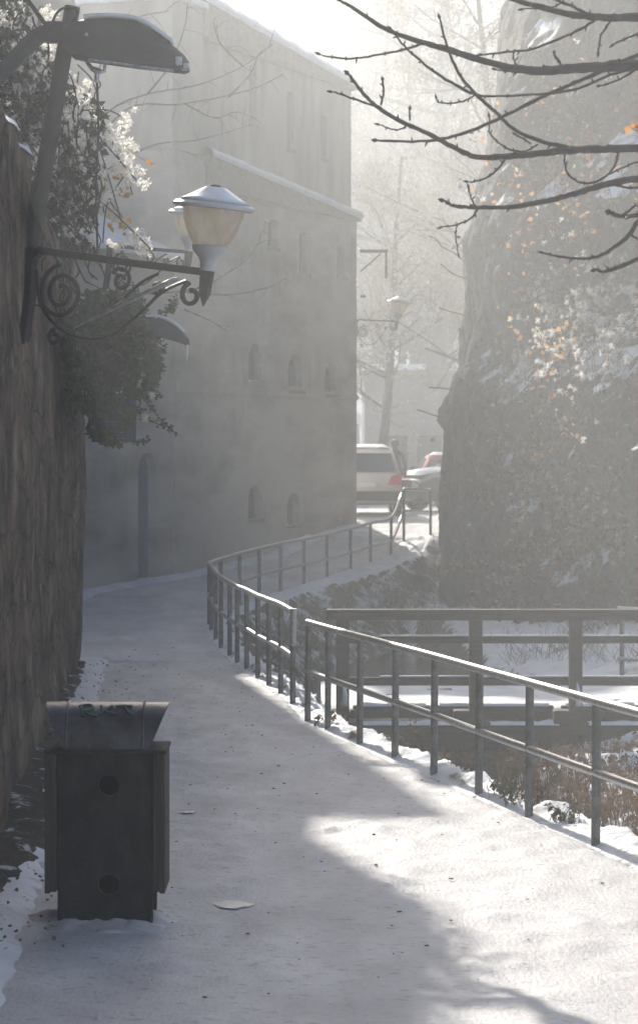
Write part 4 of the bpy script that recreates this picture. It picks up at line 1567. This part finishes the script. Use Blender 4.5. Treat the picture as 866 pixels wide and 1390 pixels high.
# ------------------------------------------------------------------ background trees
def grow(mb, tw, p, d, r, L, depth, rng):
    n = 4
    ps = [p]
    q = p.copy()
    dd = d.copy()
    for i in range(n):
        dd = (dd + Vector((rng.uniform(-.16, .16), rng.uniform(-.16, .16), rng.uniform(-.05, .12)))).normalized()
        q = q + dd * L / n
        ps.append(q.copy())
    rr = [r * (1 - .55 * i / n) for i in range(n + 1)]
    (mb if depth > 1 else tw).tube(ps, rr, 6 if depth > 2 else 3, False)
    if depth <= 1:
        for k in range(4):
            o = ps[rng.randrange(1, n + 1)] + Vector((rng.uniform(-.1, .1), rng.uniform(-.1, .1), rng.uniform(-.1, .1)))
            tw.leaf(o, rng.uniform(.05, .13))
    if depth == 0:
        return
    kids = {5: 6, 4: 5, 3: 5, 2: 5, 1: 4}[depth]
    for k in range(kids):
        f = rng.uniform(.25, 1)
        i = min(n - 1, int(f * n))
        o = ps[i].lerp(ps[i + 1], f * n - i)
        ax = (Matrix.Rotation(rng.uniform(0, 6.28), 3, dd) @ dd.orthogonal()).normalized()
        nd = (dd * rng.uniform(.5, 1) + ax * rng.uniform(.5, 1.0) + Vector((0, 0, .15))).normalized()
        grow(mb, tw, o, nd, r * .42, L * rng.uniform(.5, .72), depth - 1, rng)


def proto_tree(seed, H, r, lean=(0, 0)):
    rng = random.Random(seed)
    root = thing('forest_tree', 'tree', 'tree')
    tk, tw = MB(), MB()
    ps = []
    q = Vector((0, 0, -.5))
    for i in range(9):
        f = i / 8
        ps.append(Vector((lean[0] * H * f + .25 * math.sin(f * 4 + seed), lean[1] * H * f + .2 * math.cos(f * 5), -.5 + H * f)))
    tk.tube(spline(ps, 3), [r * (1 - .75 * i / 24) for i in range(25)], 9, False)
    for i in range(26):
        f = rng.uniform(.22, 1)
        j = min(7, int(f * 8))
        o = ps[j].lerp(ps[j + 1], f * 8 - j)
        a = rng.uniform(0, 6.28)
        nd = Vector((math.cos(a), math.sin(a), rng.uniform(.1, .7))).normalized()
        grow(tk, tw, o, nd, r * .3 * (1.2 - f * .8), H * .2 * (1.25 - f * .6), 3, rng)
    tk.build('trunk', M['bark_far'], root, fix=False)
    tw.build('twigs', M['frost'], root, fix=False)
    return root


protos = [proto_tree(1, 17, .3), proto_tree(2, 15, .22, (.05, 0)), proto_tree(3, 19, .4), proto_tree(4, 12, .2, (-.12, 0))]
used = set()


def put(i, x, y, s, rz, label, group='misty trees beyond the car park'):
    pr = protos[i]
    o = pr if i not in used else copy_tree(pr)
    used.add(i)
    o.location = (x, y, ground_z(x, y) - .1)
    o.rotation_euler = (0, 0, rz)
    o.scale = (s, s, s)
    o['label'] = label
    o['group'] = group
    return o


put(2, (602 - CX) * 92 / FPX, 92, 1.15, .3, 'thick pale tree trunk in the mist left of the cliff')
put(3, (498 - CX) * 72 / FPX, 72, .85, 2.9, 'leaning thin tree just right of the tall building corner')
put(0, (560 - CX) * 98 / FPX, 98, 1.0, 1, 'straight misty tree between the building and the thick trunk')
put(1, (664 - CX) * 66 / FPX, 66, .95, 2, 'slender tall tree against the left edge of the cliff')
lab = 'bare frosted tree fading into the mist on the rising ground'
for k, (px, D, i, s) in enumerate(((520, 110, 2, 1.0), (470, 118, 0, 1.2), (580, 120, 1, 1.2), (640, 112, 0, 1.1), (545, 135, 2, 1.1), (500, 140, 1, 1.3), (610, 142, 0, 1.2), (430, 130, 2, 1.1),
                                   (370, 125, 0, 1.1), (690, 130, 2, 1.0), (330, 150, 1, 1.3), (565, 160, 2, 1.2), (650, 158, 1, 1.3), (480, 165, 0, 1.3), (290, 112, 2, 1.1), (740, 120, 1, 1.2),
                                   (530, 100, 3, 1.0), (648, 100, 3, .9))):
    put(i, (px - CX) * D / FPX, D, s, k * 1.7, lab if k < 16 else ('short crooked tree behind the far shed left of the thick trunk' if k == 16 else 'short crooked tree behind the far shed near the cliff'))


# faint bare sapling in front of the building
def sapling():
    rng = random.Random(12)
    root = thing('sapling', 'faint bare tree whose thin branches spread in front of the plaster building', 'tree', (-4.9, 40, 1.6))
    b = MB()
    b.tube(spline([(-4.9, 40, 1), (-4.8, 40, 4), (-4.5, 40, 7), (-4.3, 40, 9.5)], 5), [.1 - .004 * i for i in range(16)], 8)
    b.build('trunk', M['bark'], root, smooth=True)
    b = MB()
    for st_ in ([(95, 210), (150, 150), (200, 128), (270, 115), (330, 90), (370, 60)], [(95, 240), (170, 150), (240, 142), (300, 132), (350, 118), (385, 100)],
                [(200, 128), (230, 90), (250, 40), (255, 5)], [(95, 190), (150, 60), (185, 25), (230, 15)], [(250, 140), (290, 160), (320, 152), (345, 160)],
                [(100, 260), (200, 200), (270, 190), (340, 170)], [(110, 400), (250, 395), (310, 370), (345, 340), (360, 300)], [(250, 396), (310, 400), (365, 390), (390, 375)],
                [(250, 420), (290, 438), (310, 452)], [(310, 132), (340, 100), (350, 75)], [(330, 90), (300, 60), (290, 30)]):
        w = spline([pt(x, y, 40 + .5 * nz(x, y)) for x, y in st_], 5)
        n = len(w)
        b.tube(w, [.018 - .013 * i / n for i in range(n)], 5, False)
        for i in range(2, n, 2):
            d = Vector((rng.uniform(-.2, .6), rng.uniform(-.3, .3), rng.uniform(-.5, .5))).normalized()
            e = w[i] + d * rng.uniform(.15, .5)
            b.tube([w[i], w[i].lerp(e, .5) + Vector((0, 0, .03)), e], [.006, .004, .002], 3, False)
    b.build('branches', M['bark'], root, fix=False)


sapling()

# small twigs leaning from the cliff edge
root = thing('cliff_twigs', 'thin bare twigs sticking out from the left edge of the cliff', 'shrub', pt(628, 330, 50))
b = MB()
for st_ in ([(640, 365), (618, 345), (600, 335), (592, 325), (581, 320)], [(632, 378), (615, 372), (598, 358)], [(640, 430), (615, 424), (595, 418)], [(612, 572), (590, 564), (566, 556)],
            [(618, 530), (600, 527), (582, 526)], [(640, 320), (625, 330), (612, 338)]):
    MB().tube(spline([pt(x, y, 50) for x, y in st_], 5), .012, 4, False).build('twig', M['bark'], root, fix=False)


# ------------------------------------------------------------------ weeds, reeds and bank grass
def weed(c, h, n, m, label, cat='weed', group='dry weeds in the snow beside the handrail', name='weed_clump'):
    root = thing(name, label, cat, c, group=group)
    s, l = MB(), MB()
    for _ in range(n):
        d = Vector((U(-.6, .6), U(-.6, .6), 1)).normalized()
        hh = h * U(.5, 1.1)
        e = Vector(c) + Vector((U(-.12, .12), U(-.12, .12), 0)) + d * hh
        b0 = Vector(c) + Vector((U(-.12, .12), U(-.12, .12), -.03))
        md = b0.lerp(e, .5) + Vector((U(-.03, .03), U(-.03, .03), .02))
        s.tube([b0, md, e], [.003, .0025, .001], 3, False)
        for j in range(5):
            l.leaf(b0.lerp(e, U(.3, 1)), U(.02, .05))
    s.build('stalks', M['bark'], root, fix=False)
    l.build('leaves', m, root, fix=False)


for (x, D, h, n, m, lb) in ((440, 24.3, .14, 10, 'leaf_b', 'small brown weed at the foot of the handrail near the bridge'),
                            (560, 22.3, .3, 9, 'leaf_b', 'tall thin dry weed left of the middle posts'),
                            (618, 20.9, .22, 12, 'leaf_b', 'dry weed just outside the handrail before the broad green clump'),
                            (640, 20.5, .12, 16, 'grass', 'green brown clump left of the second post from the right'),
                            (685, 19.3, .14, 26, 'grass', 'broad green brown clump between two posts in the snow'),
                            (706, 18.9, .15, 22, 'grass', 'green clump close to the base of the second post from the right'),
                            (722, 18.75, .2, 18, 'leaf_b', 'brown weed growing up behind the second post from the right'),
                            (765, 18.0, .14, 18, 'grass', 'small leafy weed in the snow left of the rightmost post'),
                            (535, 22.7, .1, 8, 'grass', 'tiny weed by a middle post of the near handrail')):
    X = (x - CX) * D / FPX
    weed((X, D, zp(D) + .02), h, n, M[m], lb)

# rough dead grass hanging over the banks
b = MB()
for _ in range(9000):
    y = U(38.5, 54.2)
    e = E(y) + interp(VERGE, y)
    x = e + abs(random.gauss(0, 1)) * 1.0 + .12
    if x > 2.4 and y > 46:
        continue
    z = ground_z(x, y)
    if z < -.9:
        continue
    d = Vector((U(.0, .6), U(-.6, .2), U(-.1, .8))).normalized()
    p = Vector((x, y, z))
    a = Vector((U(-1, 1), U(-1, 1), 0)).normalized() * .008
    L_ = U(.04, .13)
    b.add([p - a, p + a, p + d * L_], [(0, 1, 2)])
tag(b.build('bank_grass', M['grass'], fix=False), 'rough dark grass on the bank below the curving handrail', 'grass', kind='stuff')
b = MB()
for _ in range(15000):
    y = U(14, 26.25) if R() < .85 else U(26.25, 32)
    side = R() < .35
    if side:
        x = E(y) + .35 + abs(random.gauss(0, .18))
    else:
        x = interp(RIGHT, y) - .15 + U(0, 1.7) if y < 26.2 else interp(RIGHT, y) - U(-.4, .8)
    z = max(-1.0, ground_z(x, y) - .03)
    if z > -.15 and not side:
        z -= .1
    d = Vector((U(-.35, .35), U(-.35, .35), 1)).normalized()
    p = Vector((x, y, z))
    a = Vector((U(-1, 1), U(-1, 1), 0)).normalized() * U(.004, .012)
    L_ = U(.15, .55) * (.6 if side else 1)
    L_ = min(L_, max(.05, -.32 - z)) if y > 20 and not side else min(L_, .45)
    b.add([p - a, p + a, p + d * L_], [(0, 1, 2)])
    if R() < .35:
        b.leaf(p + d * L_ * U(.4, 1), U(.04, .09))
tag(b.build('reeds', M['leaf_b'], fix=False), 'brown reeds and dead plants along the stream below the bridge', 'reeds', kind='stuff')
b = MB()
for _ in range(3600):
    x, y = U(2.6, 7.5), U(31.5, 38)
    if nz(x * .8, y * .8, 6) < .0:
        continue
    z = ground_z(x, y)
    d = Vector((U(-.8, .5), U(-.6, .6), U(.3, 1))).normalized()
    p = Vector((x, y, z))
    b.tube([p, p + d * U(.1, .45)], .003, 3, False)
tag(b.build('brushwood', M['bark'], fix=False), 'thin brown brushwood poking through the snow at the foot of the cliff', 'brushwood', kind='stuff')


# ------------------------------------------------------------------ vehicles
def car(label, c, rz, paint, kind='hatch', L_=4.1, W=1.74, H=1.58, snow=True, name='parked_car', cat='car'):
    """built lengthwise on -y (rear at y = 0, front at y = L)"""
    root = thing(name, label, cat, c, rz, 'vehicles parked beyond the path')
    mtx = Matrix.Translation(Vector(c)) @ Matrix.Rotation(rz, 4, 'Z')

    def fin(o):
        return o
    if kind == 'van':
        st_ = [(0, .5, 1.35, H - .35, .86), (.04, .3, 1.15, H - .05, .9), (.5, .28, 1.1, H, .9), (3.4, .28, 1.1, H, .9), (3.9, .28, 1.1, H - .25, .86), (4.5, .28, 1.05, 1.2, .8), (5.1, .35, .95, 1.0, .7)]
    else:
        st_ = [(0, .45, .82, .92, .82), (.04, .33, .9, 1.0, .86), (.18, .28, .95, H - .16, .74), (.4, .26, .96, H - .03, .73), (1.2, .24, .96, H, .74), (2.2, .24, .94, H - .04, .74),
               (2.9, .24, .92, 1.02, .76), (3.7, .25, .86, .92, .74), (L_ - .03, .33, .7, .78, .66)]
    b = MB()
    vs = []
    hw = W / 2
    for (y, zb, zs, zt, rw) in st_:
        f = .93 if y < .02 or y > L_ - .1 else 1
        half = [(0, zb), (hw * .8 * f, zb), (hw * .97 * f, zb + .12), (hw * f, (zb + zs) / 2), (hw * .965 * f, zs), (hw * (.5 + rw * .46), zs + (zt - zs) * .55), (hw * rw, zt - .06 * (zt - zs)), (hw * rw * .8, zt), (0, zt + .015)]
        ring = half + [(-a_, z_) for a_, z_ in half[-2:0:-1]]
        vs += [mtx @ Vector((a_, y, z_)) for a_, z_ in ring]
    n = len(ring)
    fs = [(i * n + k, i * n + (k + 1) % n, (i + 1) * n + (k + 1) % n, (i + 1) * n + k) for i in range(len(st_) - 1) for k in range(n)]
    fs += [tuple(range(n))[::-1], tuple((len(st_) - 1) * n + k for k in range(n))]
    b.add(vs, fs)
    b.build('body', paint, root, smooth=True)

    def slab(name_, poly, m, parent=root, th=.012):
        q = MB()
        P_ = [Vector(p) for p in poly]
        nrm = (P_[1] - P_[0]).cross(P_[2] - P_[0]).normalized()
        cen = sum(P_, Vector()) / len(P_)
        if nrm.dot(cen - Vector((0, L_ / 2, .8))) < 0:
            nrm = -nrm
        n_ = len(P_)
        q.add([mtx @ (p - nrm * .02) for p in P_] + [mtx @ (p + nrm * th) for p in P_],
              [tuple(range(n_)), tuple(range(n_, 2 * n_))] + [(i, (i + 1) % n_, n_ + (i + 1) % n_, n_ + i) for i in range(n_)])
        return q.build(name_, m, parent)
    if kind == 'van':
        slab('rear_window', [(-.7, -.0, 1.3), (.7, -.0, 1.3), (.68, .01, H - .5), (-.68, .01, H - .5)], M['carglass'], th=.03)
        slab('bumper', [(-.85, -.02, .35), (.85, -.02, .35), (.85, -.02, .55), (-.85, -.02, .55)], M['plastic'], th=.05)
        wy = (.9, 4.1)
    else:
        slab('rear_window', [(-.70, .055, 1.02), (.70, .055, 1.02), (.60, .16, H - .17), (-.60, .16, H - .17)], M['carglass'], th=.03)
        slab('windscreen', [(-.66, 2.86, 1.08), (.66, 2.86, 1.08), (.6, 2.3, H - .1), (-.6, 2.3, H - .1)], M['carglass'], th=.04)
        for sx in (-1, 1):
            slab('side_window', [(sx * hw * .95, .5, 1.0), (sx * hw * .95, 2.5, 1.0), (sx * hw * .80, 2.1, H - .13), (sx * hw * .80, .5, H - .13)], M['carglass'], th=.02)
            slab('tail_light', [(sx * hw * .97, -.0, .72), (sx * hw * .60, -.0, .74), (sx * hw * .70, .02, .92), (sx * hw * .97, .02, 1.0)], M['taillight'], th=.03)
            slab('headlight', [(sx * hw * .9, L_ - .05, .6), (sx * hw * .5, L_ - .03, .6), (sx * hw * .5, L_ - .05, .74), (sx * hw * .88, L_ - .1, .76)], M['lampwhite'], th=.03)
            q = MB()
            q.lathe([(.02, -.05), (.09, -.03), (.1, .03), (.03, .05)], mtx @ Vector((sx * (hw + .09), 2.55, 1.0)), 10, Matrix.Rotation(math.pi / 2, 3, 'X'))
            q.build('mirror', M['plastic'], root, smooth=True)
        slab('bumper', [(-.80, -.01, .36), (.80, -.01, .36), (.80, -.01, .58), (-.80, -.01, .58)], M['plastic'], th=.05)
        slab('number_plate', [(-.26, -.02, .68), (.26, -.02, .68), (.26, -.02, .79), (-.26, -.02, .79)], M['white'], th=.03)
        wy = (.75, 3.3)
    for y in wy:
        for sx in (-1, 1):
            R_ = Matrix.Rotation(rz, 3, 'Z') @ Matrix.Rotation(math.pi / 2, 3, 'Y')
            q = MB().lathe([(.2, -.1), (.31, -.1), (.33, -.07), (.33, .07), (.31, .1), (.2, .1)], mtx @ Vector((sx * (hw - .1), y, .33)), 22, R_)
            w_ = q.build('wheel', M['rubber'], root, smooth=True)
            q = MB().lathe([(.05, -.12), (.2, -.11), (.2, .11), (.05, .12)], mtx @ Vector((sx * (hw - .1), y, .33)), 14, R_)
            q.build('rim', M['galv'], None, smooth=True).parent = w_
    if snow:
        y0, y1 = (.35, 2.1) if kind != 'van' else (.4, 3.4)
        gx = [-.58 * 1 + 1.16 * i / 8 for i in range(9)]
        gy = axis([(y0, y1, .2)])
        q = grid_mesh(gx, gy, lambda x_, y_: H + (.05 if .01 < abs((x_ + .58) / 1.16 - .5) < .45 and y0 + .05 < y_ < y1 - .05 else (.05 if abs(x_) < .1 and y0 + .05 < y_ < y1 - .05 else -.03)))
        q.v = [tuple(mtx @ Vector(v)) for v in q.v]
        q.build('roof_snow', M['snow'], root, smooth='all')
    return root


c1 = pt(495, 705, 59.3)
car('silver hatchback with snow on its roof seen from behind beside the building corner', (c1.x, 59.3, 1.09), 0, M['silver'], H=1.62)
c2 = pt(578, 690, 66)
dk = car('dark car with a snowy bonnet parked askew behind the silver hatchback', (5.75, 65.2, 1.1), math.radians(116), M['blackcar'], H=1.45)
mt = Matrix.Translation((5.75, 65.2, 1.1)) @ Matrix.Rotation(math.radians(116), 4, 'Z')
q = grid_mesh([-.6 + .15 * i for i in range(9)], [2.95 + .1 * i for i in range(11)], lambda x_, y_: 1.06 - .13 * (y_ - 2.9) + (.06 if abs(x_) < .58 and 2.96 < y_ < 3.93 else -.02))
q.v = [tuple(mt @ Vector(v)) for v in q.v]
q.build('bonnet_snow', M['snow'], dk, smooth='all')
c3 = pt(600, 690, 61)
car('red car half hidden by the cliff edge', (3.62, 70, 1.1), math.radians(0), M['redcar'], H=1.42)
car('pale van behind the silver hatchback against the building corner', (.25, 71, 1.1), 0, M['vanwhite'], 'van', 5.1, 1.9, 2.35, name='parked_van', cat='van')


# ------------------------------------------------------------------ person
def person(c):
    root = thing('person', 'person in dark clothes standing behind the silver car', 'person', c)
    pts_ = {'pel': (0, 0, .95), 'ch': (0, .01, 1.22), 'sh': (0, 0, 1.42), 'nk': (0, -.01, 1.52), 'hd': (0, -.02, 1.64), 'tp': (0, -.01, 1.73),
            'ls': (-.19, 0, 1.42), 'le': (-.25, .02, 1.14), 'lw': (-.23, -.08, .9), 'lh': (-.225, -.11, .82),
            'rs': (.19, 0, 1.42), 're': (.25, .02, 1.14), 'rw': (.23, -.08, .9), 'rh': (.225, -.11, .82),
            'lp': (-.1, 0, .9), 'lk': (-.11, -.02, .5), 'la': (-.12, .02, .09), 'lt': (-.13, -.15, .04),
            'rp': (.1, 0, .9), 'rk': (.12, -.01, .5), 'ra': (.13, .03, .09), 'rt': (.15, -.14, .04)}
    rad = {'pel': .15, 'ch': .15, 'sh': .12, 'nk': .055, 'hd': .095, 'tp': .07, 'ls': .075, 'le': .055, 'lw': .04, 'lh': .035, 'rs': .075, 're': .055, 'rw': .04, 'rh': .035,
           'lp': .1, 'lk': .068, 'la': .05, 'lt': .04, 'rp': .1, 'rk': .068, 'ra': .05, 'rt': .04}
    ed = [('pel', 'ch'), ('ch', 'sh'), ('sh', 'nk'), ('nk', 'hd'), ('hd', 'tp'), ('sh', 'ls'), ('ls', 'le'), ('le', 'lw'), ('lw', 'lh'), ('sh', 'rs'), ('rs', 're'), ('re', 'rw'), ('rw', 'rh'),
          ('pel', 'lp'), ('lp', 'lk'), ('lk', 'la'), ('la', 'lt'), ('pel', 'rp'), ('rp', 'rk'), ('rk', 'ra'), ('ra', 'rt')]
    names = list(pts_)
    me = bpy.data.meshes.new('body')
    me.from_pydata([Vector(pts_[k]) for k in names], [(names.index(a), names.index(b_)) for a, b_ in ed], [])
    o = bpy.data.objects.new('body', me)
    col.objects.link(o)
    o.parent = root
    sk = o.modifiers.new('skin', 'SKIN')
    for i, k in enumerate(names):
        me.skin_vertices[0].data[i].radius = (rad[k], rad[k] * .85)
    me.skin_vertices[0].data[0].use_root = True
    su = o.modifiers.new('sub', 'SUBSURF')
    su.levels = su.render_levels = 2
    me.materials.append(M['jacket'])
    b = MB().lathe([(.03, -.1), (.095, -.05), (.105, .03), (.08, .09), (.02, .115)], (0, .01, 1.67), 14)
    h = b.build('hair', M['hair'], None, smooth=True)
    h.parent = root
    return root


pc = pt(536, 600, 63.5)
person((pc.x, 63.5, 1.1))

# ------------------------------------------------------------------ haze, sky, sun, camera
b = MB().box((0, 117, 12.5), (540, 380, 31))
hz = b.build('haze', bpy.data.materials.new('haze'))
tag(hz, 'pale winter mist filling the air', 'haze', kind='stuff')
hm = hz.data.materials[0]
hm.use_nodes = True
hm.node_tree.nodes.clear()
out = hm.node_tree.nodes.new('ShaderNodeOutputMaterial')
pv = hm.node_tree.nodes.new('ShaderNodeVolumePrincipled')
pv.inputs['Color'].default_value = (.955, .985, 1, 1)
pv.inputs['Density'].default_value = .0046
pv.inputs['Anisotropy'].default_value = .5
hm.node_tree.links.new(pv.outputs[0], out.inputs['Volume'])

EL, AZ = math.radians(27.3), math.atan(.25)           # sun behind and to the left (towards -x, +y)
sc = bpy.context.scene
w = bpy.data.worlds.new('World')
sc.world = w
w.use_nodes = True
nt = w.node_tree
sky = nt.nodes.new('ShaderNodeTexSky')
sky.sky_type = 'NISHITA'
sky.sun_disc = False
sky.sun_elevation = EL
sky.sun_rotation = -AZ
sky.dust_density = 2.5
nt.links.new(sky.outputs[0], nt.nodes['Background'].inputs[0])
nt.nodes['Background'].inputs[1].default_value = .125
sd = Vector((-math.sin(AZ) * math.cos(EL), math.cos(AZ) * math.cos(EL), math.sin(EL)))
ld = bpy.data.lights.new('sun', 'SUN')
ld.energy = 5
ld.angle = math.radians(.55)
ld.color = (1, .94, .845)
lo = bpy.data.objects.new('sun', ld)
col.objects.link(lo)
lo.rotation_euler = sd.to_track_quat('Z', 'Y').to_euler()
lo.location = sd * 60

cd = bpy.data.cameras.new('camera')
cam = bpy.data.objects.new('camera', cd)
col.objects.link(cam)
cam.location = (0, 0, CZ)
cam.rotation_euler = (math.pi / 2, 0, 0)
cd.sensor_fit = 'VERTICAL'
cd.sensor_height = 36
cd.lens = 36 * FPX / 1390
cd.shift_y = -(695 - HY) / 1390
cd.clip_end = 1500
cd.clip_start = .1
cd.dof.use_dof = True
cd.dof.focus_distance = 19.5
cd.dof.aperture_fstop = 5.6
sc.camera = cam
sc.view_settings.view_transform = 'Standard'
sc.view_settings.look = 'None'
sc.view_settings.gamma = 1
sc.view_settings.exposure = .58
sc.cycles.use_denoising = True
sc.cycles.volume_bounces = 2
sc.cycles.max_bounces = 6
sc.cycles.diffuse_bounces = 3
sc.cycles.sample_clamp_indirect = 6
